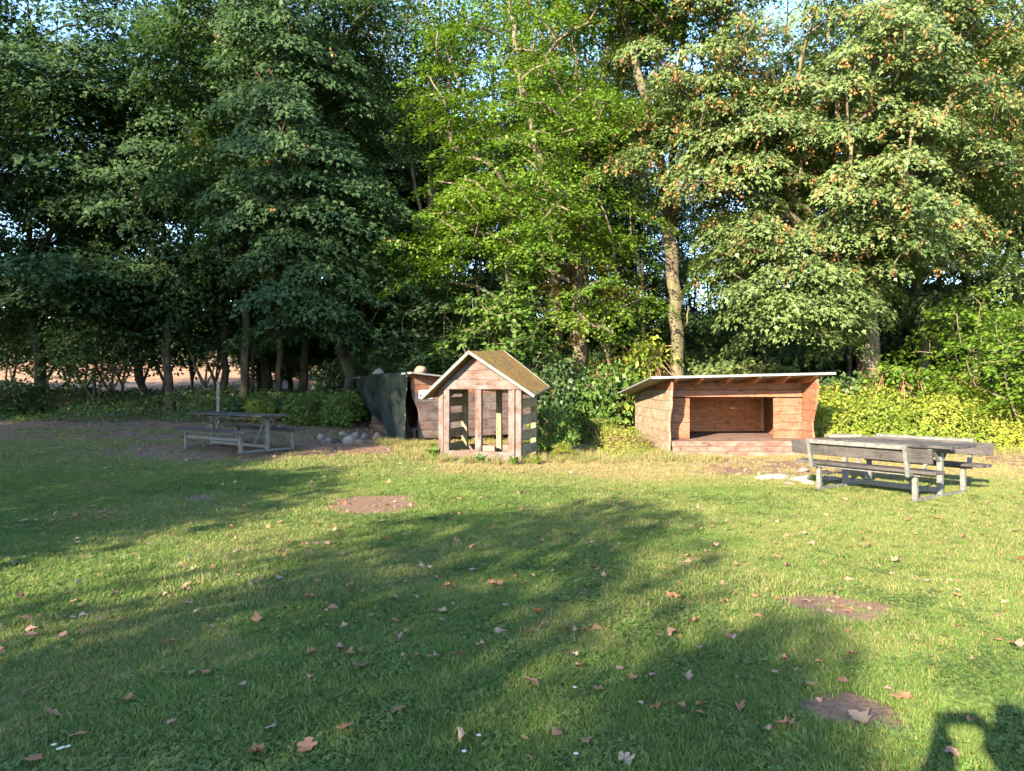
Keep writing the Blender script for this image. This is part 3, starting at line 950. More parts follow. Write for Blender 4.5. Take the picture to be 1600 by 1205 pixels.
slL = slab(PH, 'roof_slope', M['moss_roof'], [rF, rB, (-0.26, 1.68, 1.40), (-0.30, -0.25, 1.28)], 0.035)
bar(slR, 'flashing', M['dark_flashing'], (0.70, -0.275, 2.235), (2.10, -0.275, 1.325), 0.03, 0.065)
bar(slL, 'flashing', M['dark_flashing'], (0.745, -0.276, 2.235), (-0.32, -0.276, 1.265), 0.028, 0.065)
bar(slR, 'flashing', M['dark_flashing'], (0.87, 1.73, 2.335), (1.99, 1.63, 1.49), 0.02, 0.035)
bar(slR, 'flashing', M['dark_flashing'], (2.085, -0.25, 1.335), (1.985, 1.62, 1.495), 0.02, 0.04)
bar(slL, 'flashing', M['dark_flashing'], (-0.305, -0.25, 1.275), (-0.265, 1.68, 1.395), 0.02, 0.04)
for y in (0.45, 0.95):
    for s_, e in ((1, (1.95, 1.33)), (-1, (-0.2, 1.28))):
        bar(PH, 'rafter', M['side_wood'], (AX, y, AZ - 0.02), (e[0], y, e[1] + 0.0), 0.05, 0.08)
# wooden blocks left inside
def in_ph(x, y, z):
    c, s = math.cos(R(-16)), math.sin(R(-16))
    return (-1.5 + x * c - y * s, 14.75 + x * s + y * c, 0.06 + z)
for (x, y, sx, sy, sz, rz, lb) in ((0.52, 0.50, 0.42, 0.16, 0.16, 0.05, 'squared timber block lying on the playhouse floor near the first post'),
                                    (0.62, 1.12, 0.5, 0.14, 0.20, -0.1, 'timber block standing at the rear of the playhouse floor'),
                                    (1.28, 0.75, 0.46, 0.15, 0.12, 0.35, 'reddish timber offcut lying askew in the playhouse')):
    o = plank(None, 'timber_block', M['side_wood'] if 'reddish' not in lb else M['red_wood'], in_ph(x, y, sz / 2 - 0.01), (sx, sy, sz), 0, (0, 0, R(-16) + rz), 0.01, 0.008)
    o.location.z = gzf(o.location.x, o.location.y) + sz / 2
    put(o, lb, 'block', 'timber blocks in the playhouse')

# ------------------------------------------------------------------ picnic tables
def picnic(loc, rz, L, px_, half, backs, label):
    """half: distance from the table's middle line to the bench middle; px_: posts at +-px_"""
    root = empty('picnic_table', loc, rz, label, 'picnic table', 'picnic tables on the lawn')
    D, S = M['dark_board'], M['steel']
    tw = 0.74
    n = 5
    for k in range(n):
        y = -tw / 2 + tw * (k + 0.5) / n
        plank(root, 'plank', D, (prng.uniform(-.012, .012), y, 0.745), (L, tw / n - 0.012, 0.038), 0, None, 0.006, 0.003)
    for s in (-1, 1):
        e = s * px_
        bar(root, 'post', S, (e, 0, 0.0), (e, 0, 0.715), 0.07, 0.07)
        bar(root, 'ground_bar', S, (e, -half - 0.03, 0.03), (e, half + 0.03, 0.03), 0.055, 0.045)
        bar(root, 'top_bearer', S, (e, -tw / 2 + 0.05, 0.70), (e, tw / 2 - 0.05, 0.70), 0.06, 0.04)
        for q in (-1, 1):
            bar(root, 'bench_leg', S, (e, q * half, 0.052), (e, q * half, 0.405), 0.065, 0.06)
            bar(root, 'bracket', S, (e + 0.0, q * 0.03, 0.52), (e, q * 0.22, 0.68), 0.05, 0.02)
        bar(root, 'brace', S, (e, 0.0, 0.66) if 0 else (e - s * 0.06, 0, 0.66), (e - s * 0.42, 0, 0.12), 0.035, 0.05)
    bar(root, 'lower_rail', S, (-px_ + 0.035, 0, 0.11), (px_ - 0.035, 0, 0.11), 0.06, 0.07)
    bar(root, 'top_rail', S, (-L / 2 + 0.12, 0.0, 0.665), (L / 2 - 0.12, 0.0, 0.665), 0.05, 0.05)
    bar(root, 'bracket', S, (0, -0.25, 0.70), (0, 0.25, 0.70), 0.06, 0.035)
    for q in (-1, 1):
        for k in (-1, 1):
            plank(root, 'seat_plank', D, (prng.uniform(-.012, .012), q * half + k * 0.072, 0.435), (L, 0.135, 0.045), 0, None, 0.006, 0.003)
        bar(root, 'seat_rail', S, (-px_ - 0.1, q * (half + 0.05), 0.388), (px_ + 0.1, q * (half + 0.05), 0.388), 0.04, 0.04)
        if not backs:
            bar(root, 'stretcher', S, (-px_ + .033, q * half, 0.27), (px_ - .033, q * half, 0.27), 0.03, 0.06)
    if backs:
        for q in (-1, 1):
            y0, y1 = q * (half + 0.16), q * (half + 0.26)
            for s in (-1, 1):
                bar(root, 'backrest_post', S, (s * px_, q * (half + 0.05), 0.39), (s * px_, y0 + q * 0.03, 0.39), 0.05, 0.04)
                bar(root, 'backrest_post', S, (s * px_, y0 + q * 0.03, 0.37), (s * px_, y1 + q * 0.03, 0.80), 0.05, 0.06)
            bar(root, 'backrest_rail', S, (-px_ + .026, y1 + q * 0.026, 0.765), (px_ - .026, y1 + q * 0.026, 0.765), 0.035, 0.06)
            plank(root, 'backrest', D, (0, (y0 + y1) / 2 - q * 0.0, 0.66), (L, 0.035, 0.19), 0, (q * -0.18, 0, 0), 0.006, 0.003)
    return root
picnic((5.66, 10.55, gzf(5.66, 10.5)), R(-55), 2.03, 0.70, 0.72, True, 'dark-topped picnic table with backrests on its benches in full sun')
picnic((-5.85, 15.1, gzf(-5.9, 15.2)), R(-35), 2.55, 0.98, 0.62, False, 'charcoal picnic table with steel legs standing in the shade')
def tab(x, y):
    c, s = math.cos(R(-55)), math.sin(R(-55))
    return 5.66 + x * c - y * s, 10.55 + x * s + y * c
zt = gzf(5.66, 10.5) + 0.768
for x, y, rz, lb in ((-0.82, 0.06, 0.35, 'short grey board lying on the sunlit table top nearest the shelter'), (-0.86, 0.30, 0.15, 'second short grey board on the far edge of the sunlit table top')):
    wx, wy = tab(x, y)
    put(plank(None, 'loose_board', M['post_wood'], (wx, wy, zt + 0.021), (0.42, 0.20, 0.04), 0, (0, 0, R(-55) + rz + 0.6), 0.004, 0.002), lb, 'board', 'loose boards on the picnic table')

# thin wooden stake by the left table
x, y = -8.05, 19.3
z = gzf(x, y)
fp = empty('wooden_stake', (x, y, z), 0, 'thin grey wooden stake standing at the wood edge behind the picnic table', 'stake')
plank(fp, 'shaft', M['post_wood'], (0, 0, 0.55), (0.08, 0.07, 1.3), 2, (0.01, 0.015, 0.2), 0.01, 0.006)
plank(fp, 'tip', M['post_wood'], (-0.02, 0, 1.22), (0.06, 0.05, 0.06), 2, (0.01, 0.015, 0.2), 0.02, 0.004)
# ------------------------------------------------------------------ trees
MAPLE_T = (np.array([(0, 0, 0), (.02, .40, -.06), (.30, .20, .03), (.58, .55, -.08), (.60, .17, .04), (1.0, 0, -.12), (.60, -.17, .04), (.58, -.55, -.08), (.30, -.20, .03), (.02, -.40, -.06)], float),
           np.array([(0, 2, 1), (2, 4, 3), (4, 6, 5), (6, 8, 7), (8, 0, 9), (0, 4, 2), (0, 6, 4), (0, 8, 6)]))
LOBE_T = (np.array([(0, 0, 0), (.28, .42, -.05), (.5, .16, .03), (1.0, 0, -.1), (.5, -.16, .03), (.28, -.42, -.05)], float),
          np.array([(0, 2, 1), (0, 4, 2), (2, 4, 3), (0, 5, 4)]))
OVAL_T = (np.array([(0, 0, 0), (.45, .32, .05), (1.0, 0, -.06), (.45, -.32, .05)], float),
          np.array([(0, 2, 1), (0, 3, 2)]))

def leaves_geom(P, Nn, T, S, tmpl):
    tv, tf = tmpl
    Nn = Nn / np.linalg.norm(Nn, axis=1, keepdims=True)
    T = T - Nn * (T * Nn).sum(1, keepdims=True)
    T = T / (np.linalg.norm(T, axis=1, keepdims=True) + 1e-9)
    B = np.cross(Nn, T)
    n, k = len(P), len(tv)
    V = P[:, None, :] + S[:, None, None] * (tv[None, :, 0:1] * T[:, None, :] + tv[None, :, 1:2] * B[:, None, :] + tv[None, :, 2:3] * Nn[:, None, :])
    F = (np.arange(n) * k)[:, None, None] + tf[None]
    return V.reshape(-1, 3), F.reshape(-1, 3)

def sprays(rs, cen, outw, rad, nper, style):
    """leaves of every spray: flattened, drooping at the rim"""
    n = len(cen)
    cnt = np.maximum(4, (nper * (rad / rad.mean()) ** 2 * (0.7 + 0.6 * rs.rand(n))).astype(int))
    idx = np.repeat(np.arange(n), cnt)
    m = len(idx)
    o = outw[idx].copy(); o[:, 2] = 0
    o /= (np.linalg.norm(o, axis=1, keepdims=True) + 1e-6)
    lat = np.stack([-o[:, 1], o[:, 0], np.zeros(m)], 1)
    r = np.sqrt(rs.rand(m)); a = rs.rand(m) * 2 * PI
    Rr = rad[idx]
    up = np.array([0, 0, 1.0])
    if style == 'flat':
        u, v = 1.45 * r * np.cos(a), 0.85 * r * np.sin(a)
        z = (-0.22 - 0.3 * np.sin(idx * 7.7)) * u + 0.3 * np.sin(idx * 3.3) * v - 0.28 * r * r + rs.randn(m) * 0.10
        Nn = up[None] + o * 0.35 + rs.randn(m, 3) * 0.45
    elif style == 'dome':
        u, v = 1.05 * r * np.cos(a), r * np.sin(a)
        z = -0.30 * u - 0.55 * r * r + 0.25 + rs.randn(m) * 0.13
        Nn = up[None] * 0.75 + o * (0.55 + 0.35 * u[:, None]) + lat * 0.35 * v[:, None] + rs.randn(m, 3) * 0.36
    else:
        u, v = r * np.cos(a), r * np.sin(a)
        z = rs.randn(m) * 0.45
        Nn = up[None] * 0.55 + o * 0.4 + rs.randn(m, 3) * 0.6
    P = cen[idx] + Rr[:, None] * (o * u[:, None] + lat * v[:, None] + up[None] * z[:, None])
    T = o * u[:, None] + lat * v[:, None] + rs.randn(m, 3) * 0.35 + o * 0.3
    T = T / (np.linalg.norm(T, axis=1, keepdims=True) + 1e-6) - up[None] * (0.55 if style == 'dome' else 0.2)
    return P, Nn, T

def sample_clusters(rs, ells, mind, gap=1):
    pts = []; outs = []
    for ei, (c, r, n, shell) in enumerate(ells):
        c = np.array(c, float); r = np.array(r, float)
        tries = 0; got = 0
        while got < n and tries < n * 18:
            tries += 1
            d = rs.randn(3); d /= np.linalg.norm(d)
            q = rs.rand() ** (1 / 3.0)
            if rs.rand() < shell: q = 0.72 + 0.28 * rs.rand()
            q *= 0.86 + 0.28 * mnoise.noise(Vector(tuple(d * 2.1 + c)))+0.05
            p = c + d * r * q
            if gap and (ei == 0 or gap > 0.9) and mnoise.noise(Vector(tuple(p * 0.42 + c * 0.37 + 11.3))) < -0.10 + 0.12 * gap: continue
            if pts:
                A = np.array(pts)
                dd = (A - p) * np.array([1, 1, 1.35])
                if (dd * dd).sum(1).min() < mind * mind: continue
            pts.append(p); outs.append((p - c) / r); got += 1
    return np.array(pts), np.array(outs)

def skeleton(rs, lines, cl, r0, step=0.42, rtip=0.011, flare=1.35):
    pos = []; par = []; trunk_n = 0
    for li, ln in enumerate(lines):
        ln = [np.array(p, float) for p in ln]
        if li == 0:
            prev = -1
            pts = []
        else:
            A = np.array(pos)
            prev = int(((A - ln[0]) ** 2).sum(1).argmin())
            ln = [A[prev]] + ln[1:]
            pts = []
        # Catmull-Rom through the given points
        P = [ln[0]] + ln + [2 * ln[-1] - ln[-2]]
        for k in range(1, len(P) - 2):
            L = np.linalg.norm(P[k + 1] - P[k]); m = max(2, int(L / step))
            for j in range(m):
                t = j / m
                a, b, c, d = P[k - 1], P[k], P[k + 1], P[k + 2]
                q = 0.5 * ((2 * b) + (c - a) * t + (2 * a - 5 * b + 4 * c - d) * t * t + (3 * b - a - 3 * c + d) * t ** 3)
                pts.append(q)
        pts.append(ln[-1])
        for k, q in enumerate(pts):
            if li > 0 and k == 0: continue
            q = q + (rs.randn(3) * np.array([.03, .03, 0]) if not (li == 0 and k == 0) else 0)
            pos.append(q); par.append(prev); prev = len(pos) - 1
    nt_ = len(pos)
    if len(cl):
        A = np.array(pos)
        order = np.argsort([((A - c) ** 2).sum(1).min() for c in cl])
        for ci in order:
            c = cl[ci]
            A = np.array(pos)
            dv = c - A; dist = np.linalg.norm(dv, axis=1) + 1e-6
            cost = dist * (1 + 1.1 * np.clip(0.30 - dv[:, 2] / dist, 0, 2)) + np.where(A[:, 2] < 1.0, 3, 0)
            k = int(cost.argmin()); p0 = A[k]; L = dist[k]
            ctrl = p0 + (c - p0) * 0.5 + np.array([0, 0, 0.16 * L]) + rs.randn(3) * 0.06 * L
            m = max(2, int(L / step)); prev = k
            for j in range(1, m + 1):
                t = j / m
                q = (1 - t) ** 2 * p0 + 2 * t * (1 - t) * ctrl + t * t * c
                pos.append(q + rs.randn(3) * 0.02); par.append(prev); prev = len(pos) - 1
    pos = np.array(pos); par = np.array(par); n = len(pos)
    acc = np.zeros(n); child = [[] for _ in range(n)]
    for i in range(n - 1, -1, -1):
        if acc[i] == 0: acc[i] = rtip ** 2.2
        if par[i] >= 0:
            acc[par[i]] += acc[i]; child[par[i]].append(i)
    rad = acc ** (1 / 2.2)
    rad *= r0 / rad[0]
    rad = np.maximum(rad, rtip * 0.7)
    z0 = pos[0, 2]
    fl = 1 + (flare - 1) * np.exp(-(pos[:, 2] - z0) / 0.45)
    rad[:nt_] *= fl[:nt_]
    # tubes, chain by chain
    V = []; F = []
    for i in range(n):
        kids = child[i]
        if not kids: continue
        main = max(kids, key=lambda q: rad[q])
        for kd in kids:
            if par[i] >= 0 and kd == main: continue          # carried on by its own chain
            chain = [i, kd]
            while child[chain[-1]]:
                chain.append(max(child[chain[-1]], key=lambda q: rad[q]))
            sides = 10 if rad[kd] > 0.12 else (6 if rad[kd] > 0.035 else 4)
            if rad[kd] < 0.009 and len(chain) < 2: continue
            base = len(V)
            for j, q in enumerate(chain):
                a = pos[chain[max(0, j - 1)]]; b_ = pos[chain[min(len(chain) - 1, j + 1)]]
                d = Vector(b_ - a); d.normalize()
                s = d.orthogonal() if abs(d.z) < 0.9 else Vector((1, 0, 0))
                s = (s - d * s.dot(d)).normalized(); t = d.cross(s)
                r = rad[q] if j > 0 else min(rad[q], rad[kd] * 1.15)
                for m in range(sides):
                    an = 2 * PI * m / sides
                    rr = r
                    if r > 0.1: rr = r * (1 + 0.13 * math.sin(3 * an + pos[q][2] * 0.5) + 0.09 * mnoise.noise(Vector((math.cos(an) * 2, math.sin(an) * 2, pos[q][2] * 1.2))))
                    V.append(tuple(Vector(pos[q]) + s * (rr * math.cos(an)) + t * (rr * math.sin(an))))
            for j in range(len(chain) - 1):
                for m in range(sides):
                    a0 = base + j * sides + m; a1 = base + j * sides + (m + 1) % sides
                    F.append((a0, a1, a1 + sides, a0 + sides))
    return np.array(V), np.array(F)

PROTO = {}
def tree_meshes(name, seed, lines, ells, mind, r0, nper, lsize, tmpl, style, srad, bark, leafm, keys=0, flare=1.35):
    rs = np.random.RandomState(seed)
    gap = 0 if name.startswith(('shrub', 'under', 'shade')) else {'beech': 1.7, 'maple_right': 0.6}.get(name, 1)
    cl, ou = sample_clusters(rs, ells, mind, gap)
    V, F = skeleton(rs, lines, cl, r0, flare=flare)
    tm = mesh_np(name + '_trunk', V, F, True); tm.materials.append(M[bark])
    rad = srad * (0.7 + 0.6 * rs.rand(len(cl)))
    P, Nn, T = sprays(rs, cl, ou, rad, nper, style)
    S = lsize * (0.45 + 0.95 * rs.rand(len(P)) ** 0.9)
    LV, LF = leaves_geom(P, Nn, T, S, tmpl)
    cm = mesh_np(name + '_crown', LV, LF); cm.materials.append(M[leafm])
    km = None
    if keys:
        pick = rs.randint(0, len(P), keys)
        pick = pick[(Nn[pick][:, 1] < 0.2) & (P[pick][:, 2] > 4.5)]
        cp = np.repeat(P[pick], 9, 0)
        kp = cp + rs.randn(len(cp), 3) * np.array([.05, .05, .07]) + np.array([0, 0, -.07]) + np.repeat(ou[rs.randint(0, 1)][None], len(cp), 0) * 0
        kp[:, 1] -= 0.13
        KV, KF = leaves_geom(kp, rs.randn(len(kp), 3), np.tile([0, 0, -1.0], (len(kp), 1)) + rs.randn(len(kp), 3) * .4, 0.085 * (0.7 + .6 * rs.rand(len(kp))), OVAL_T)
        km = mesh_np(name + '_keys', KV, KF); km.materials.append(M['keys'])
    PROTO[name] = (tm, cm, km)
    return PROTO[name]

def place_tree(proto, obj_name, loc, rz, sc, label, cat='tree', group=None, leafm=None, bark=None, tilt=(0, 0)):
    tm, cm, km = PROTO[proto]
    e = empty(obj_name, loc, rz, label, cat, group)
    e.rotation_euler = (Matrix.Rotation(tilt[0], 4, 'X') @ Matrix.Rotation(tilt[1], 4, 'Y') @ Matrix.Rotation(rz, 4, 'Z')).to_euler()
    e.scale = sc if isinstance(sc, tuple) else (sc, sc, sc)
    for nm, mm, ov in (('trunk', tm, bark), ('crown', cm, leafm), ('seed_keys', km, None)):
        if mm is None: continue
        o = bpy.data.objects.new(nm, mm); C.objects.link(o); o.parent = e
        if nm == 'seed_keys': o['kind'] = 'stuff'
        if ov:
            o.material_slots[0].link = 'OBJECT'; o.material_slots[0].material = M[ov]
    return e

def W(px, py, d):
    return np.array([(px - 800) / 1101 * d, d, EYE - (py - 602) / 1101 * d])
def local_lines(base, lines):
    return [[W(*p) - base for p in ln] for ln in lines]

# --- the big maple over the right shelter
b0 = np.array([10.4, 20.5, gzf(10.4, 20.5) - 0.1])
ln = local_lines(b0, [[(1364, 612, 20.5), (1359, 560, 20.5), (1352, 480, 20.4), (1341, 420, 20.2), (1335, 340, 20.0), (1318, 220, 20), (1300, 100, 20), (1285, -40, 20)],
                      [(1352, 480, 20.4), (1368, 420, 20.4), (1378, 300, 20.2), (1398, 190, 20), (1425, 40, 20), (1440, -80, 20)],
                      [(1354, 490, 20.4), (1392, 420, 20.8), (1412, 320, 21), (1450, 190, 21), (1500, 60, 21)],
                      [(1341, 420, 20.2), (1280, 350, 19.4), (1220, 290, 19), (1160, 240, 18.8)]])
ln[0][0] = np.zeros(3)
ells = [(W(1330, 190, 19.3) - b0, (5.0, 3.4, 5.2), 210, 0.75), (W(1240, 440, 18.9) - b0, (2.4, 1.5, 1.9), 42, 0.7), (W(1480, 150, 19.5) - b0, (3.2, 2.6, 3.4), 60, 0.7),
        (W(1460, 375, 19.0) - b0, (2.0, 1.3, 0.8), 16, 0.6), (W(1180, 250, 19.0) - b0, (2.4, 1.8, 1.5), 28, 0.6), (W(1175, 390, 19.2) - b0, (1.3, 1.2, 1.5), 22, 0.6), (W(1290, 525, 19.3) - b0, (0.7, 0.6, 0.7), 5, 0.5)]
tree_meshes('maple_right', 1, ln, ells, 0.72, 0.31, 330, 0.118, LOBE_T, 'dome', 0.66, 'bark_brown', 'maple', 1900)
place_tree('maple_right', 'maple_tree', b0, 0, 1, 'big sunlit maple with forked trunk and orange seed bunches above the reddish shelter')

# --- the maple with the fluted trunk between the huts
b0 = np.array([5.0, 21.0, gzf(5.0, 21) - 0.1])
ln = local_lines(b0, [[(1062, 620, 21), (1058, 520, 21), (1051, 420, 21), (1046, 300, 21), (1058, 150, 21), (1075, -20, 21), (1080, -120, 21)],
                      [(1048, 330, 21), (1020, 200, 20.6), (985, 60, 20.4), (970, -80, 20.4)], [(1047, 310, 21), (1100, 190, 20.5), (1135, 20, 20.2)],
                      [(1058, 530, 21), (1072, 505, 20.9), (1078, 480, 20.9)]])
ln[0][0] = np.zeros(3)
ells = [(W(1060, 120, 20) - b0, (3.0, 2.6, 3.7), 105, 0.75), (W(1095, 230, 19.6) - b0, (1.9, 1.5, 1.2), 20, 0.6), (W(1020, -60, 20) - b0, (3.2, 2.6, 2.4), 50, 0.7)]
tree_meshes('maple_mid', 2, ln, ells, 0.72, 0.20, 320, 0.118, LOBE_T, 'dome', 0.64, 'bark_brown', 'maple', 900)
place_tree('maple_mid', 'maple_tree', b0, 0, 1, 'maple with a fluted bare trunk between the playhouse and the reddish shelter')

# --- the layered bright beech in the middle
b0 = np.array([2.0, 21.5, gzf(2.0, 21.5) - 0.1])
ln = local_lines(b0, [[(903, 622, 21.5), (905, 500, 21.5), (909, 400, 21.5), (914, 290, 21.5), (908, 150, 21.4), (885, 10, 21.4), (880, -130, 21.4)],
                      [(912, 320, 21.5), (938, 160, 21.5), (962, -20, 21.5)], [(909, 420, 21.5), (855, 280, 21.2), (815, 130, 21), (790, -60, 21)],
                      [(908, 440, 21.5), (870, 330, 22), (850, 160, 22), (845, -40, 22)]])
ln[0][0] = np.zeros(3)
ells = [(W(820, 290, 20.0) - b0, (3.2, 2.2, 4.5), 96, 0.7), (W(900, 90, 20.4) - b0, (3.2, 2.6, 3.6), 62, 0.7), (W(740, 370, 19.8) - b0, (2.8, 1.6, 2.0), 28, 0.6), (W(930, 430, 20) - b0, (1.7, 1.3, 1.7), 16, 0.6), (W(760, 120, 20) - b0, (2.2, 2.0, 2.8), 30, 0.6)]
tree_meshes('beech', 3, ln, ells, 0.66, 0.25, 290, 0.10, OVAL_T, 'flat', 0.74, 'bark_grey', 'beech')
place_tree('beech', 'beech_tree', b0, 0, 1, 'bright yellow-green beech with level layered branches behind the playhouse')

# --- the dark maple over the left shelter
b0 = np.array([-4.8, 21.0, gzf(-4.8, 21) - 0.1])
ln = local_lines(b0, [[(548, 612, 21), (540, 560, 21), (528, 480, 21), (505, 380, 20.8), (462, 260, 20.5), (425, 120, 20.4), (400, -60, 20.4)],
                      [(528, 480, 21), (540, 360, 21), (530, 200, 21), (520, 20, 21)], [(462, 260, 20.5), (440, 200, 20.3), (380, 60, 20)]])
ln[0][0] = np.zeros(3)
ells = [(W(450, 250, 19.6) - b0, (3.4, 2.4, 4.4), 125, 0.75), (W(480, 440, 19.2) - b0, (2.5, 1.6, 1.7), 48, 0.7), (W(440, 60, 20) - b0, (3.4, 2.6, 3.6), 85, 0.7), (W(560, 500, 19.3) - b0, (0.9, 0.9, 1.0), 12, 0.6), (W(530, 330, 19.8) - b0, (1.6, 1.5, 2.2), 24, 0.6)]
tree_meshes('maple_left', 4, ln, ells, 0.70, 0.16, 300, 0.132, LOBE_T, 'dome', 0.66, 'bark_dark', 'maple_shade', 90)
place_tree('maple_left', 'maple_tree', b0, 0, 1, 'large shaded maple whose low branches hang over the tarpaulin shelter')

# --- stock trees for the rest of the wood
tree_meshes('wood_maple', 5, [[(0, 0, 0), (0.05, 0, 2.2), (-0.15, 0.1, 4.2), (0.0, 0.2, 7.5), (0.2, 0.1, 11), (0.1, 0, 14.5)], [(-0.15, .1, 4.2), (-1.1, 0, 7), (-1.9, .2, 10.5)], [(-0.12, .1, 4.6), (1.0, -.3, 7.5), (1.6, -.5, 11)]],
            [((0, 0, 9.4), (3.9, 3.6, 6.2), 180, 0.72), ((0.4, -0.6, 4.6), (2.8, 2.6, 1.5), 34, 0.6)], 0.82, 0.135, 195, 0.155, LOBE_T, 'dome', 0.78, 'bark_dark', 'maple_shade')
tree_meshes('wood_ash', 6, [[(0, 0, 0), (0.08, 0, 3), (-0.05, 0.1, 7), (0.1, 0.0, 11), (0.0, 0, 17)], [(-0.05, .1, 7.2), (.7, .2, 10), (.95, .3, 15)], [(-0.05, .1, 8), (-.8, .2, 11), (-.9, .1, 15.5)]],
            [((0, 0, 12.5), (2.4, 2.4, 5.4), 85, 0.5), ((0, 0, 6.5), (1.7, 1.7, 2.2), 14, 0.4)], 0.7, 0.15, 85, 0.135, OVAL_T, 'dome', 0.66, 'bark_dark', 'dark_leaf')
tree_meshes('wood_pole', 7, [[(0, 0, 0), (0.1, 0, 3), (0.3, 0.1, 6), (0.35, 0.0, 10), (0.2, 0, 15)], [(0.3, .1, 6.2), (-.3, .2, 9), (-.45, .1, 13)]],
            [((0.2, 0, 11.5), (1.7, 1.7, 4.8), 60, 0.4), ((0.2, 0, 5.0), (1.5, 1.5, 1.8), 12, 0.4)], 0.65, 0.09, 85, 0.13, OVAL_T, 'flat', 0.62, 'bark_dark', 'dark_leaf')
tree_meshes('understory', 8, [[(0, 0, 0), (0.1, 0, 1.0), (0.15, 0.05, 2.2), (0.05, 0, 3.4)], [(0.05, 0, .5), (-.5, .1, 1.5), (-.8, .1, 2.5)], [(0.05, 0, .5), (.5, -.2, 1.6), (.9, -.2, 2.3)]],
            [((0, 0, 2.3), (1.6, 1.3, 1.6), 46, 0.6)], 0.42, 0.05, 85, 0.11, OVAL_T, 'flat', 0.46, 'bark_grey', 'shrub', 0, 1.1)
tree_meshes('shade_tree', 9, [[(0, 0, 0), (0.1, 0, 2), (0, 0.1, 4.5), (0.1, 0, 7.5)], [(0, .1, 2.6), (-1.3, 0, 4), (-2.1, 0, 5.6)], [(0, .1, 2.6), (1.2, 0, 4), (2.0, 0, 5.2)]],
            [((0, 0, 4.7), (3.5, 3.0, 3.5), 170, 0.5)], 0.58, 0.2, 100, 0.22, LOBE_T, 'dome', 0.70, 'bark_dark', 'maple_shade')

tree_meshes('lawn_tree', 19, [[(0, 0, 0), (0.1, 0, 2), (0, 0.1, 4.5), (0.1, 0, 7.5)], [(0, .1, 2.6), (-1.3, 0, 4), (-2.1, 0, 5.6)], [(0, .1, 2.6), (1.2, 0, 4), (2.0, 0, 5.2)]],
            [((0, 0, 4.7), (3.5, 2.2, 3.5), 150, 0.5)], 0.52, 0.16, 56, 0.2, LOBE_T, 'dome', 0.70, 'bark_dark', 'maple_shade')

def stand(proto, name, px, d, sc, rz, label, group=None, leafm=None, tilt=(0, 0), cat='tree', bark=None):
    x = (px - 800) / 1101 * d
    return place_tree(proto, name, (x, d, gzf(x, d) - 0.12), rz, sc, label, cat, group, leafm, bark, tilt)

GW = 'trees along the shaded wood edge'
stand('wood_maple', 'maple_tree', 62, 23.5, (1.25, 1.25, 1.02), 0.4, 'thick straight shaded trunk standing farthest out at the field edge', GW, None, (0, R(-2.5)))
stand('wood_maple', 'maple_tree', 232, 25.0, (0.92, 0.92, 0.9), 2.1, 'slanting trunk leaning outward in front of the ploughed field', GW, None, (0, R(-15)))
stand('wood_maple', 'maple_tree', 268, 24.0, 1.0, 3.5, 'upright trunk right beside the slanting one at the field edge', GW, None, (0, R(-3)))
stand('wood_maple', 'maple_tree', 350, 25.5, (0.95, 0.95, 1.0), 5.0, 'shaded tree behind the thin wooden stake', GW)
stand('wood_ash', 'ash_tree', 382, 24.5, 0.95, 1.2, 'dark narrow tree next to the stake, its trunk in deep shade', GW)
stand('wood_maple', 'maple_tree', 436, 25.5, (0.85, 0.85, 1.0), 0.9, 'shaded tree behind the gap between picnic table and fire ring', GW)
stand('wood_maple', 'maple_tree', -120, 24.0, 1.05, 4.2, 'shaded maple reaching in from beyond the field-side picture edge', GW)
stand('wood_pole', 'young_tree', 145, 23.0, (0.6, 0.6, 0.45), 1.0, 'slim leafy young tree between the thick straight trunk and the slanting trunk', GW, 'maple_shade')
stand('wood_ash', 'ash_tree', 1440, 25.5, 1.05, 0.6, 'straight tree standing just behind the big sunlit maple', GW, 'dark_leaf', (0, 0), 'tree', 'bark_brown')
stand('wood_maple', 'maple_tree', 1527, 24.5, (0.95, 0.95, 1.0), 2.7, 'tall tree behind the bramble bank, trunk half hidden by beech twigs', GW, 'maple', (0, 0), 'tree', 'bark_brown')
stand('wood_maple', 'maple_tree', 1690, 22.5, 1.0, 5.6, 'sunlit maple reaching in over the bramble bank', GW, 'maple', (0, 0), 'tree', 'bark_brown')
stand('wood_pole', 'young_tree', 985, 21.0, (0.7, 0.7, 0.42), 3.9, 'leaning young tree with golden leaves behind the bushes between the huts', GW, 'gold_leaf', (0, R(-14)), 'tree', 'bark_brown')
stand('wood_ash', 'ash_tree', 800, 26.0, 1.1, 2.2, 'tall many-limbed tree rising straight behind the playhouse roof', GW, 'dark_leaf', (0, 0), 'tree', 'bark_grey')
stand('wood_ash', 'ash_tree', 868, 25.0, 1.05, 0.3, 'tall dark tree close behind the bright beech', GW, 'beech', (0, 0), 'tree', 'bark_grey')
stand('wood_pole', 'young_tree', 655, 22.5, 1.0, 0.2, 'slim grey trunk, first of the close pair behind the playhouse gable', GW, None, (0, 0), 'tree', 'bark_grey')
stand('wood_pole', 'young_tree', 672, 23.0, (0.95, 0.95, 1.05), 2.4, 'thinner second trunk of the close pair behind the playhouse gable', GW, None, (0, R(2)), 'tree', 'bark_grey')
GB = 'slender trunks deep in the wood'
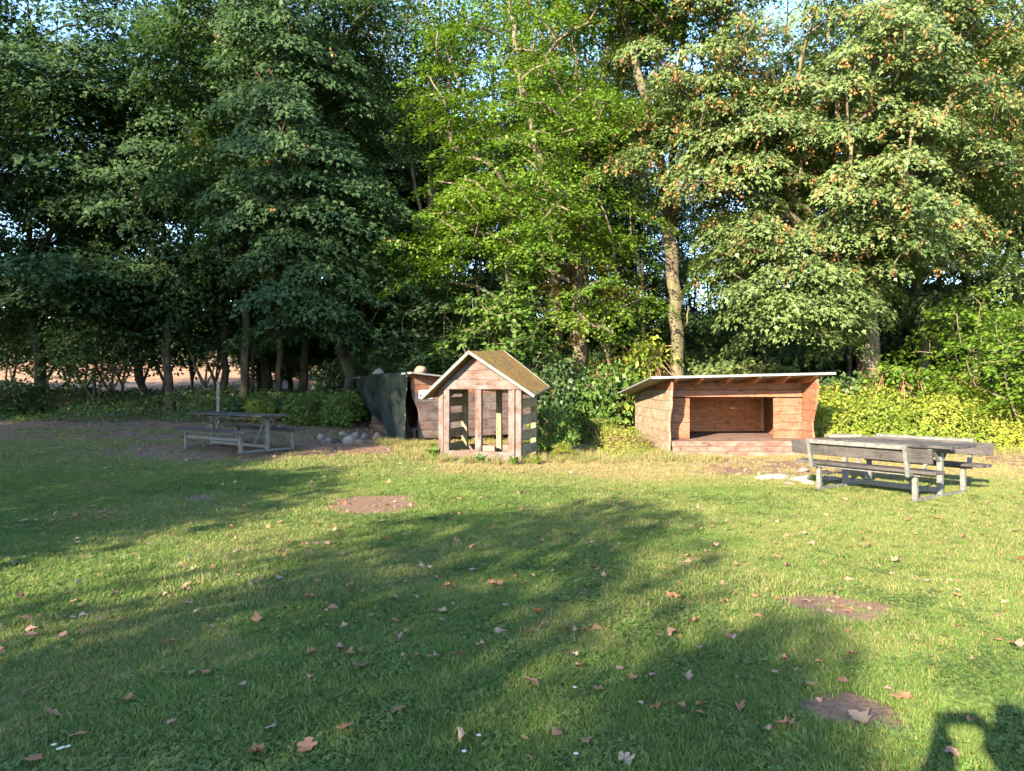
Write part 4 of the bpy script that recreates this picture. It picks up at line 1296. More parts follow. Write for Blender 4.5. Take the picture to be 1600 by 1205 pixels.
def deep_label(pr, px, row):
    zones = ((470, 'behind the shaded fire ring'), (560, 'behind the tarpaulin'), (660, 'behind the weathered shelter'), (760, 'behind the playhouse gable'), (860, 'behind the mossy roof ridge'), (950, 'behind the bright beech trunk'),
             (1030, 'in the sky gap beside the fluted trunk'), (1130, 'just past the fluted trunk'), (1220, 'over the reddish shelter\'s roof middle'), (1320, 'over the reddish shelter\'s outer roof end'),
             (1420, 'behind the forked maple trunk'), (1520, 'behind the bramble bank'), (1e9, 'beyond the sapling at the bramble bank end'))
    z = next(t for lim, t in zones if px < lim)
    return '%s %s, %s row' % ('thin pole-like tree' if pr == 'wood_pole' else 'slender forked tree', z, ('front', 'rear')[row])
rsb = np.random.RandomState(17)
deep = []
for px in list(range(395, 1700, 62)):
    for row in range(2):
        p_ = px + rsb.randint(-24, 24); d = (27.5, 33.0)[row] + rsb.rand() * 3.5
        if row == 1 and p_ < 420: continue
        pr = 'wood_pole' if rsb.rand() < 0.55 else 'wood_ash'
        s = 0.85 + 0.3 * rsb.rand()
        stand(pr, 'slender_tree', p_, d, (s, s, s * (0.9 + 0.2 * rsb.rand())), rsb.rand() * 6.28, deep_label(pr, p_, row), GB, None, (R(rsb.randn() * 2), R(rsb.randn() * 2.5)))

# dark bushes and low trees that close the wood behind the trunks
for px in range(400, 1720, 58):
    for row in range(2):
        p_ = px + rsb.randint(-20, 20) + 29 * row
        d = (30.0, 39.0)[row] + rsb.rand() * 4
        s = (0.5, 0.8)[row] * (0.85 + 0.35 * rsb.rand())
        stand('shade_tree', 'thicket_tree', p_, d, (s, s, s), rsb.rand() * 6.28, deep_label('wood_ash', p_, row).replace('slender forked tree', 'bushy dark tree'), 'low dark trees closing the wood', 'dark_leaf')
for px, d, s in ((585, 29, 0.9), (650, 31, .9), (540, 28, .85), (1250, 30, .72), (1420, 31, .75), (1105, 29.5, .62), (770, 33, .95), (905, 34, 1.0), (975, 38, .9)):
    stand('wood_maple', 'maple_tree', px, d, s, px * 0.1, deep_label('wood_ash', px, 0).replace('slender forked tree', 'full-crowned dark maple').replace(', front row', ''), 'full-crowned trees in the wood', 'dark_leaf')
for px, d, sc, lm, lb in ((20, 26.5, 1.0, 'dark_leaf', 'dark leafy sapling right beside the outermost trunk'), (105, 27.5, 1.1, 'shrub', 'leafy sapling against the field just past the outermost trunk'), (190, 27.0, 1.0, 'dark_leaf', 'dark sapling whose leaves hang before the slanting trunk'),
                          (300, 28.0, 1.3, 'shrub', 'backlit sapling between the upright trunk and the wooden stake'), (335, 27.0, 1.2, 'dark_leaf', 'dark sapling right behind the wooden stake'), (-30, 27.5, 1.2, 'shrub', 'leafy sapling cut by the picture edge at the field'),
                          (130, 25.0, 1.25, 'maple_shade', 'dark broad sapling midway between the outermost and the slanting trunk'), (255, 26.5, 1.35, 'maple_shade', 'dark sapling crown hanging over the upright trunk foot'), (75, 28.5, 1.4, 'shrub_yellow', 'yellow backlit sapling at the field just behind the outermost trunk'), (395, 27.5, 1.4, 'dark_leaf', 'dark sapling behind the end of the shaded table'), (225, 29.5, 1.3, 'shrub_yellow', 'yellow backlit sapling behind the slanting trunk'),
                          (170, 24.6, 1.2, 'dark_leaf', 'dark sapling standing before the foot of the slanting trunk'), (318, 25.5, 1.3, 'maple_shade', 'dark sapling on the table side of the upright trunk'), (5, 24.8, 1.2, 'maple_shade', 'dark sapling at the picture edge before the outermost trunk')):
    stand('understory', 'sapling', px, d, (sc * 1.1, sc, sc * 1.15), px * .3, lb, 'saplings at the field edge', lm)

# trees and bushes beyond the ploughed field
GF = 'far sunlit trees beyond the ploughed field'
for k, (px, d, s) in enumerate(((-60, 74, .7), (30, 84, .65), (95, 70, .55), (150, 92, .7), (205, 66, .6), (262, 80, .7), (310, 62, .6), (365, 72, .7), (420, 64, .62), (470, 78, .7))):
    stand('shade_tree', 'far_tree', px, d, (s * 1.4, s * 1.4, s * 1.1), k * 1.3, 'sunlit tree far off across the ploughed field', GF, 'shrub')

# trees standing behind and beside the photographer: they throw the long shadows over the lawn
GS = 'trees behind the viewpoint shading the lawn'
for k, (pr, x, y, sc) in enumerate((('wood_maple', -20.5, 0.0, (1.55, 1.3, 1.25)), ('wood_maple', -29.5, 2.0, (1.5, 1.3, 1.4)), ('wood_maple', -38.0, 6.0, (1.4, 1.3, 1.3)), ('shade_tree', -17.6, -1.0, (1.0, 1.0, 1.55)), ('lawn_tree', -6.1, -8.0, (0.40, 0.45, 0.80)),
                                     ('shade_tree', -11.3, 0.0, (0.85, 0.8, 0.78)), ('shade_tree', -21, -3, (1.5, 1.2, 1.3)), ('lawn_tree', -9.15, -8.0, (1.06, 1.0, 1.04)), ('wood_maple', -25, -8, (1.3, 1.2, 1.2)))):
    place_tree(pr, 'maple_tree', (x, y, gzf(x, y) - 0.1), k * 1.1, sc, 'tree out of view whose shadow falls across the lawn', 'tree', GS)

# ------------------------------------------------------------------ shrubs
tree_meshes('shrub_a', 21, [[(0, 0, 0), (0.05, 0, .5), (0, 0, 1.0)], [(0, 0, 0.05), (-.35, 0, .5), (-.5, 0, .85)], [(0, 0, .05), (.3, -.1, .5), (.5, -.1, .8)]],
            [((0, 0, 0.62), (0.78, 0.7, 0.62), 60, 0.75)], 0.17, 0.025, 55, 0.095, LOBE_T, 'ball', 0.22, 'twig', 'shrub', 0, 1.0)
tree_meshes('shrub_b', 22, [[(0, 0, 0), (0.05, 0, .5), (0, 0, 1.1)], [(0, 0, 0.05), (-.25, 0, .5), (-.4, .1, 1.0)], [(0, 0, .05), (.3, .1, .5), (.35, .1, .9)]],
            [((0, 0, 0.66), (0.7, 0.65, 0.66), 52, 0.7)], 0.17, 0.022, 46, 0.085, OVAL_T, 'flat', 0.24, 'twig', 'shrub', 0, 1.0)
def shrub(px, d, w, h, proto, leafm, label, group='bushes along the wood edge', name='bush', cat='bush', rz=None):
    s = w / 1.5
    x = (px - 800) / 1101 * d
    return place_tree(proto, name, (x, d, gzf(x, d) - 0.05), prng.uniform(0, 6.28) if rz is None else rz, (s, s, h / 1.25), label, cat, group, leafm)
shrub(1012, 21.0, 2.5, 3.1, 'shrub_b', 'shrub_yellow', 'tall yellow-green sunlit bush right behind the shelter roof corner')
shrub(956, 20.6, 2.1, 2.4, 'shrub_a', 'shrub', 'green bush beside the yellow-green one between the huts')
shrub(905, 20.3, 2.0, 2.0, 'shrub_a', 'shrub', 'mid-green bush next to the playhouse roof eave')
shrub(935, 19.0, 1.3, 0.8, 'shrub_b', 'shrub', 'low green bush in front of the tall yellow-green one')
shrub(860, 16.0, 0.95, 1.2, 'shrub_a', 'shrub', 'light green leafy bush pressed against the slatted playhouse wall')
shrub(880, 15.0, 0.5, 0.45, 'shrub_b', 'shrub_yellow', 'small yellowish plant on the grass beside the playhouse')
shrub(1085, 22.0, 2.6, 2.5, 'shrub_a', 'maple', 'grey-green bush behind the shelter roof at the fluted trunk')
shrub(1180, 22.4, 3.0, 2.6, 'shrub_a', 'maple', 'large bush over the middle of the reddish shelter roof')
shrub(1300, 19.5, 2.2, 2.0, 'shrub_a', 'dark_leaf', 'dark bush behind the outer roof corner of the reddish shelter')
shrub(1395, 18.8, 2.2, 2.3, 'shrub_b', 'beech', 'bright bush at the foot of the forked maple trunk')
shrub(1450, 18.6, 2.0, 1.9, 'shrub_b', 'beech', 'rounded bright bush behind the middle of the bramble bank')
for px, d, w, h, lb in ((560, 22.5, 2.6, 2.3, 'dark bush behind the tarpaulin'), (625, 21.8, 2.4, 2.6, 'dark bush above the weathered shelter roof'), (690, 22.5, 2.8, 3.0, 'deep green bush behind the playhouse gable peak'),
                        (760, 22.0, 2.8, 2.9, 'deep green bush behind the mossy roof ridge'), (830, 21.5, 2.6, 2.7, 'dark bush behind the lower end of the mossy roof'), (890, 20.5, 2.4, 2.5, 'dark bush rising behind the mid-green one')):
    shrub(px, d, w, h, 'shrub_a', 'dark_leaf', lb, 'dark bushes behind the huts')
for px, d, w, h, lm, lb in ((405, 20.6, 0.9, 0.75, 'shrub_yellow', 'pale yellowish shrub behind the end of the shaded table'), (440, 21.5, 1.3, 0.9, 'dark_leaf', 'dark low shrub at the wood edge behind the fire ring'),
                        (482, 20.0, 1.35, 1.0, 'shrub', 'green shrub at the wood edge between stake and tarpaulin'), (534, 19.6, 1.1, 1.1, 'shrub', 'green sapling shrub closest to the tarpaulin'), (505, 21.5, 1.6, 0.9, 'dark_leaf', 'dark shrub behind the two green ones at the wood edge'),
                        (20, 22.4, 1.8, 1.3, 'dark_leaf', 'dark shrub at the foot of the outermost trunk'), (370, 22.5, 1.4, 0.7, 'dark_leaf', 'low dark shrub behind the wooden stake')):
    shrub(px, d, w, h, 'shrub_a', lm, lb, 'shrubs along the shaded wood edge')
stand('understory', 'beech_sapling', 1600, 17.6, (1.25, 1.1, 0.95), 0.6, 'sunlit beech sapling spreading level twigs over the bramble bank', 'saplings', 'beech')
stand('understory', 'beech_sapling', 1535, 19.2, (1.1, 1.1, 1.15), 2.0, 'taller beech sapling behind the spreading one', 'saplings', 'beech')
stand('understory', 'beech_sapling', 700, 20.8, (1.3, 1.2, 1.25), 4.0, 'shaded sapling between the weathered shelter and the playhouse roof', 'saplings', 'dark_leaf')
stand('understory', 'beech_sapling', 800, 20.3, (1.5, 1.2, 1.3), 1.0, 'sapling with level twigs just over the mossy roof ridge', 'saplings', 'shrub')
stand('understory', 'beech_sapling', 150, 23.2, (1.1, 1.1, 0.9), 1.0, 'dark sapling in front of the ploughed field', 'saplings', 'dark_leaf')

# ------------------------------------------------------------------ undergrowth, nobody could count its leaves
def leafmass(name, x0, x1, y0, y1, hfun, n, size, tmpl, mats, label, seed, stems=0, top=0.7):
    rs = np.random.RandomState(seed)
    x = x0 + (x1 - x0) * rs.rand(n); y = y0 + (y1 - y0) * rs.rand(n)
    h = hfun(x, y)
    k = h > 0.04
    x, y, h = x[k], y[k], h[k]
    q = np.where(rs.rand(len(x)) < top, 0.75 + 0.3 * rs.rand(len(x)), rs.rand(len(x)))
    P = np.stack([x, y, gz(x, y) + h * q], 1) + rs.randn(len(x), 3) * 0.03
    e = 0.12
    gxn = (hfun(x + e, y) - hfun(x - e, y)) / (2 * e); gyn = (hfun(x, y + e) - hfun(x, y - e)) / (2 * e)
    Nn = np.stack([-gxn * .5, -gyn * .5 - 0.25, np.full(len(x), 0.8)], 1) + rs.randn(len(x), 3) * 0.5
    T = rs.randn(len(x), 3) + np.array([0, -0.6, -0.5])
    V, F = leaves_geom(P, Nn, T, size * (0.6 + 0.8 * rs.rand(len(x))), tmpl)
    mi = np.zeros(len(F), int)
    if len(mats) > 2:
        sel = (fbm(x + 3, y * 2, 0.9) + 0.25 * (q < 0.5) + 0.1 * rs.randn(len(x))) > 0.60
        mi = np.repeat(np.where(sel, 2, 0), len(tmpl[1]))
    if stems:
        sx = x0 + (x1 - x0) * rs.rand(stems); sy = y0 + (y1 - y0) * rs.rand(stems); shh = hfun(sx, sy) * (0.6 + 0.5 * rs.rand(stems))
        kk = shh > 0.1; sx, sy, shh = sx[kk], sy[kk], shh[kk]; m = len(sx)
        A = np.stack([sx, sy, gz(sx, sy) - .02], 1); B = A + np.stack([rs.randn(m) * .18, rs.randn(m) * .15, shh], 1)
        wv_ = np.array([0.006, 0.004, 0])
        SV = np.concatenate([A - wv_, A + wv_, B + wv_ * .6, B - wv_ * .6]); j = np.arange(m)
        SF = np.concatenate([np.stack([j, j + m, j + 2 * m], 1), np.stack([j, j + 2 * m, j + 3 * m], 1)]) + len(V)
        V = np.concatenate([V, SV]); F = np.concatenate([F, SF]); mi = np.concatenate([mi, np.ones(len(SF), int)])
    me = mesh_np(name, V, F, False, mi)
    for q_ in mats: me.materials.append(M[q_])
    o = link(name, me, None)
    return put(o, label, 'undergrowth', None, 'stuff')
def h_bank(x, y):
    f = sstep(16.3, 17.6, y + 0.9 * (fbm(x, y, 0.8) - 0.5)) * (0.6 + 1.35 * fbm(x, y, 0.75)) + 0.35 * (fbm(x + 9, y, 2.3) - 0.5)
    return f * sstep(7.0, 7.8, x) * (0.75 + 0.4 * sstep(17, 20, y))
leafmass('undergrowth', 7.0, 15.5, 16.0, 20.5, h_bank, 42000, 0.085, LOBE_T, ['bramble', 'twig', 'shrub_yellow'], 'yellow-green sunlit bramble bank beside the reddish shelter', 31, 1500)
def h_left(x, y):
    f = sstep(20.2, 22.5, y + 2.0 * (fbm(x, y, 0.6) - 0.5)) * (0.10 + 0.8 * fbm(x + 4, y, 0.8) ** 1.5) * sstep(27.5, 25.5, y)
    return f * sstep(-2.4, -3.4, x)
leafmass('undergrowth', -19, -2.4, 19.5, 27.5, h_left, 34000, 0.085, LOBE_T, ['dark_leaf', 'twig', 'shrub'], 'dark green low undergrowth along the shaded wood edge', 32, 700)
def h_mid(x, y):
    return (1 - sstep(2.6, 3.2, x) * sstep(7.4, 6.9, x) * sstep(20.4, 20.0, y)) * sstep(19.8, 21.5, y + 1.5 * (fbm(x, y, 0.7) - .5)) * (0.2 + 1.1 * fbm(x + 8, y, 0.6)) * sstep(-3.5, -2, x)
leafmass('undergrowth', -3.5, 16.5, 19.5, 30, h_mid, 42000, 0.12, LOBE_T, ['dark_leaf', 'twig', 'shrub'], 'dark undergrowth filling the wood floor behind the huts', 33, 600)
def h_hut(x, y):
    return sstep(1.1, 0.4, np.hypot((x - 2.65) / 0.75, (y - 17.1) / 1.7)) * (0.25 + 0.7 * fbm(x, y, 1.6))
leafmass('undergrowth', 1.8, 3.4, 15.2, 19, h_hut, 5200, 0.05, OVAL_T, ['shrub_yellow', 'twig'], 'half-dry weeds against the side wall of the reddish shelter', 34, 700, 0.5)

# broad-leaved weeds at the foot of the playhouse
def weed(px, d, h, n, label, mat='shrub'):
    x = (px - 800) / 1101 * d
    e = empty('weed', (x, d, gzf(x, d)), 0, label, 'weed', 'weeds at the foot of the playhouse')
    rs = np.random.RandomState(int(px))
    for k in range(n):
        a = 2 * PI * k / n + rs.rand() * .5
        V = []; F = []
        L = h * (0.8 + 0.5 * rs.rand()); wd = L * 0.22; lift = 0.9 + 0.5 * rs.rand()
        for j in range(6):
            t = j / 5
            r = L * 0.55 * t; z = L * (lift * t - 0.55 * t * t)
            w_ = wd * math.sin(PI * min(0.97, t ** 0.8 + 0.03)) + 0.004
            for s, dz in ((-1, .03 * L), (0, 0), (1, .03 * L)):
                V.append((r * math.cos(a) - s * w_ * math.sin(a), r * math.sin(a) + s * w_ * math.cos(a), z + dz))
        for j in range(5):
            for c_ in range(2):
                q = j * 3 + c_
                F.append((q, q + 1, q + 4, q + 3))
        link('leaf', mesh_np('weed_leaf', V, F, True), M[mat], e)
weed(752, 14.05, 0.24, 13, 'broad-leaved weed growing in front of the middle playhouse post')
weed(804, 13.85, 0.2, 11, 'broad-leaved weed in front of the sunlit corner post of the playhouse')
weed(678, 14.75, 0.3, 14, 'leafy weed beside the playhouse corner facing the tarpaulin')
weed(838, 14.0, 0.2, 12, 'yellowish weed at the slatted side of the playhouse', 'shrub_yellow')

# trees that would share a description are told apart by the side they stand on
same = {}
for o in list(bpy.data.objects):
    if o.get('group') in (GB, 'low dark trees closing the wood', 'full-crowned trees in the wood'):
        same.setdefault(o['label'], []).append(o)
for lb, os_ in same.items():
    if len(os_) > 1:
        os_.sort(key=lambda q: q.location.x / q.location.y)
        for k, o in enumerate(os_):
            o['label'] = lb + (' on field side' if k == 0 else (' on bench side' if k == len(os_) - 1 else ' in between'))
# ------------------------------------------------------------------ fallen leaves
def fallen_mat(name, c):
    m, nt, b = new_mat(name)
    tc = N(nt, 'ShaderNodeTexCoord')
    info = N(nt, 'ShaderNodeObjectInfo')
    n = noise_tex(nt, tc.outputs['Object'], 14, 5, 0.7)
    col = ramp(nt, n, [(0.3, tuple(x * .6 for x in c)), (0.6, c), (0.8, tuple(min(1, x * 1.35) for x in c))])
    col = mixc(nt, maprange(nt, info.outputs['Random'], 0, 1, 0, 0.45), col, (0.20, 0.12, 0.07))
    nt.links.new(col, b.inputs['Base Color'])
    b.inputs['Roughness'].default_value = 0.7
    return m
FM = [fallen_mat('dry_leaf_brown', (0.25, 0.125, 0.07)), fallen_mat('dry_leaf_tan', (0.33, 0.19, 0.135)), fallen_mat('dry_leaf_orange', (0.30, 0.13, 0.06)), fallen_mat('dry_leaf_pale', (0.33, 0.235, 0.165))]
def fallen_mesh(seed):
    rs = np.random.RandomState(seed)
    out = [(0.0, 0.0), (-0.08, .18), (-.02, .42), (.18, .33), (.34, .62), (.52, .46), (.56, .22), (.80, .30), (1.0, 0.0), (.80, -.28), (.58, -.20), (.55, -.50), (.32, -.60), (.20, -.30), (-.04, -.40), (-.08, -.15)]
    V = [(.35, 0, 0)]
    cu = 0.3 + 0.6 * rs.rand(); cv = 0.3 + 0.8 * rs.rand(); tw = rs.randn() * .5
    V = []
    for x, y in [(.35, 0)] + out:
        x += rs.randn() * .03; y += rs.randn() * .03
        V.append([x - .4, y, 0])
    V = np.array(V)
    if seed % 2:
        rr = np.hypot(V[:, 0], V[:, 1]); f = 0.45 * (0.42 / (rr + 1e-3)) + 0.55; f[0] = 1
        V[:, :2] *= f[:, None]; V[:, 1] *= 0.75; cv += 0.9; cu += 0.5
    V[:, 2] = cv * V[:, 1] ** 2 * (1 if rs.rand() < .6 else -0.6) + cu * 0.5 * V[:, 0] ** 2 + tw * V[:, 0] * V[:, 1] + rs.randn(len(V)) * .05
    V[:, 2] -= V[:, 2].min()
    n = len(out)
    F = [(0, 1 + i, 1 + (i + 1) % n) for i in range(n)]
    # stalk
    k = len(V)
    V = np.concatenate([V, [(-.45, .012, V[1, 2]), (-.45, -.012, V[1, 2]), (-.85, .1 + rs.randn() * .1, V[1, 2] + .12)]])
    F.append((k, k + 1, k + 2))
    return mesh_np('fallen_leaf', V, F)
FMESH = []
for s in range(7):
    base = fallen_mesh(200 + s)
    for m_ in FM:
        c_ = base.copy(); c_.materials.append(m_); FMESH.append(c_)
rs = np.random.RandomState(77)
spots = []
# the leaves that stand out in the photograph
for px, py, s, mi in ((725, 1165, 1.5, 3), (563, 1052, 1.3, 0), (622, 1120, 1.25, 0), (830, 1072, 1.3, 0), (485, 1031, 1.1, 0), (322, 1062, 1.0, 0), (540, 1150, 1.1, 2), (900, 992, 1.15, 1), (1052, 998, 1.4, 1), (1142, 1007, 1.2, 3),
                      (1075, 1068, 1.0, 3), (937, 1084, 1.1, 0), (988, 1069, 1.0, 2), (1156, 1116, .95, 0), (1095, 1123, .8, 2), (1228, 1145, 1.3, 0), (1345, 1130, 1.5, 3), (1415, 1102, 1.0, 2), (1484, 1188, 1.4, 1),
                      (292, 934, 1.3, 1), (404, 916, 1.2, 1), (436, 908, 1.0, 1), (96, 1003, 1.3, 1), (48, 1001, 1.1, 0), (132, 996, 1.0, 0), (268, 1013, 1.2, 2), (378, 1085, .9, 3), (120, 848, 1.2, 3), (225, 818, 1.1, 0),
                      (690, 960, 1.0, 3), (548, 922, 1.1, 0), (520, 958, 1.2, 0), (700, 922, 1.0, 2), (625, 1005, 1.1, 1), (123, 1160, 1.0, 0), (40, 1088, 1.2, 0), (82, 1122, 1.3, 0), (52, 1200, 1.2, 2), (200, 1105, .9, 2),
                      (1400, 886, 1.3, 1), (1495, 940, 1.1, 2), (1215, 940, 1.0, 2), (1180, 938, 1.0, 0), (1057, 938, 1.1, 2), (968, 855, 1.1, 3), (900, 838, 1.1, 1), (1590, 1022, 1.4, 1), (1520, 1040, 1.0, 1), (1560, 1010, .9, 2),
                      (36, 817, 1.4, 3), (163, 814, 1.2, 1), (180, 937, 1.1, 1), (35, 940, 1.2, 2), (870, 1157, 1.0, 0), (915, 1168, .9, 0), (480, 1180, 1.2, 0), (400, 1190, 1.0, 2), (840, 965, 1.1, 2), (790, 952, .9, 3), (1330, 1030, .9, 2)):
    x, y = at(px, py)
    spots.append((x, y, s * 0.066, mi))
drift = [(rs.rand() * 2 - 1, 2.9 + 7 * rs.rand()) for _ in range(26)]
while len(spots) < 300:
    y = math.sqrt(rs.rand() * (10.5 ** 2 - 2.7 ** 2) + 2.7 ** 2)
    x = (rs.rand() * 2 - 1) * 0.74 * y
    if rs.rand() < 0.45:
        q = drift[rs.randint(0, 26)]; y = q[1] + rs.randn() * .22; x = q[0] * .72 * q[1] + rs.randn() * .25
    if rs.rand() > 0.35 + 0.65 * float(sstep(0.35, 0.6, fbm(x + 3, y, 0.5))): continue
    spots.append((x, y, (0.036 + 0.036 * rs.rand()), rs.choice([0, 0, 1, 2, 2, 3])))
for x, y, s, mi in spots:
    o = bpy.data.objects.new('fallen_leaf', FMESH[rs.randint(0, 7) * 4 + int(mi)])
    C.objects.link(o)
    o.location = (x, y, gzf(x, y) + 0.027 + 0.018 * rs.rand() - (0.018 if m_dirt(x, y) > .5 else 0))
    o.rotation_euler = (rs.randn() * .14, rs.randn() * .14, rs.rand() * 6.28)
    o.scale = (s * (0.75 + .4 * rs.rand()), s * (0.45 + 0.65 * rs.rand()), s * rs.choice([0.5, 0.9, 1.6]))
    marks = [('by the bare earth patch nearest the person\'s shadow', at(1338, 1116)), ('by the bare earth patch under the shadow edge', at(1313, 954)), ('near the wide bare patch in the light streak', at(583, 789)), ('on the grass before the sunlit picnic table', (5.2, 8.2)),
         ('on the grass before the playhouse', (-0.6, 10.5)), ('on the grass before the reddish shelter', (3.0, 11.0)), ('on the shaded grass before the shaded picnic table', (-5.2, 10.5)), ('on the near grass at the daisies', at(90, 1180)), ('in the near middle of the lawn', at(800, 1130)),
         ('in the middle of the shaded lawn', at(700, 930)), ('on the sunlit lawn at the sunny side', at(1540, 960)), ('on the shaded lawn at the far side from the sun', at(100, 950))]
    mk = min(marks, key=lambda q: math.hypot((x - q[1][0]) / (1 + y * .1), (y - q[1][1]) / (1 + y * .25)))[0]
    put(o, '%s %s fallen leaf %s' % ('large' if s > 0.07 else ('small' if s < 0.05 else 'mid-sized'), ('brown', 'tan', 'orange-brown', 'pale')[int(mi)], mk), 'leaf', 'fallen leaves on the lawn')
# the smaller ones farther off, too many to count
n = 7500
y = np.sqrt(rs.rand(n) ** 1.25 * (21.0 ** 2 - 4.5 ** 2) + 20); x = (rs.rand(n) * 2 - 1) * 0.76 * y
k = rs.rand(n) < (0.25 + 0.75 * m_dirt(x, y)) ; x, y = x[k], y[k]
x = np.concatenate([x, -13.5 + 11.5 * rs.rand(3200)]); y = np.concatenate([y, 13.5 + 8.5 * rs.rand(3200)])
k = m_dirt(x, y) + rs.rand(len(x)) > np.where(np.arange(len(x)) < k.sum(), 0, 0.75); x, y = x[k], y[k]; n = len(x)
P = np.stack([x, y, gz(x, y) + 0.025 - 0.015 * m_dirt(x, y)], 1)
V, F = leaves_geom(P, np.array([0, 0, 1.0]) + rs.randn(n, 3) * .35, rs.randn(n, 3), 0.035 + 0.06 * rs.rand(n), LOBE_T)
me = mesh_np('fallen_leaves', V, F, False, np.repeat(rs.choice([0, 1, 1, 2, 3], n), 4))
for q in FM: me.materials.append(q)
put(link('leaf_litter', me, None), 'scatter of small fallen leaves on the far lawn and bare earth', 'leaf litter', None, 'stuff')

# white daisies near the front
M['petal'] = plain('daisy_petal', (0.8, 0.8, 0.78), 0.6, 0, 0.05)
M['disc'] = plain('daisy_disc', (0.6, 0.42, 0.03), 0.8, 0, 0.2)
def daisy_meshes():
    V = []; F = []
    for k in range(12):
        a = k * PI / 6
        for (r, w) in ((0.2, .06), (1, .14)):
            for s in (-1, 1):
                V.append((r * math.cos(a) - s * w * math.sin(a), r * math.sin(a) + s * w * math.cos(a), 0.15 * r))
        b_ = 4 * k
        F.append((b_, b_ + 1, b_ + 3, b_ + 2))
    return mesh_np('petals', V, F)
dm = daisy_meshes(); dm.materials.append(M['petal'])
bm = bmesh.new(); bmesh.ops.create_uvsphere(bm, u_segments=8, v_segments=5, radius=0.32)
dd = bpy.data.meshes.new('disc'); bm.to_mesh(dd); bm.free(); dd.materials.append(M['disc'])
for px, py in ((84, 1183), (92, 1190), (97, 1188), (106, 1186), (748, 1166), (725, 1192), (898, 1088), (900, 1195)):
    x, y = at(px, py)
    e = empty('daisy', (x, y, gzf(x, y) + 0.05), prng.uniform(0, 6), 'tiny white daisy in the short grass', 'daisy', 'daisies in the lawn')
    e.scale = (0.011,) * 3
    for nm, q in (('petals', dm), ('disc', dd)):
        o = bpy.data.objects.new(nm, q); C.objects.link(o); o.parent = e

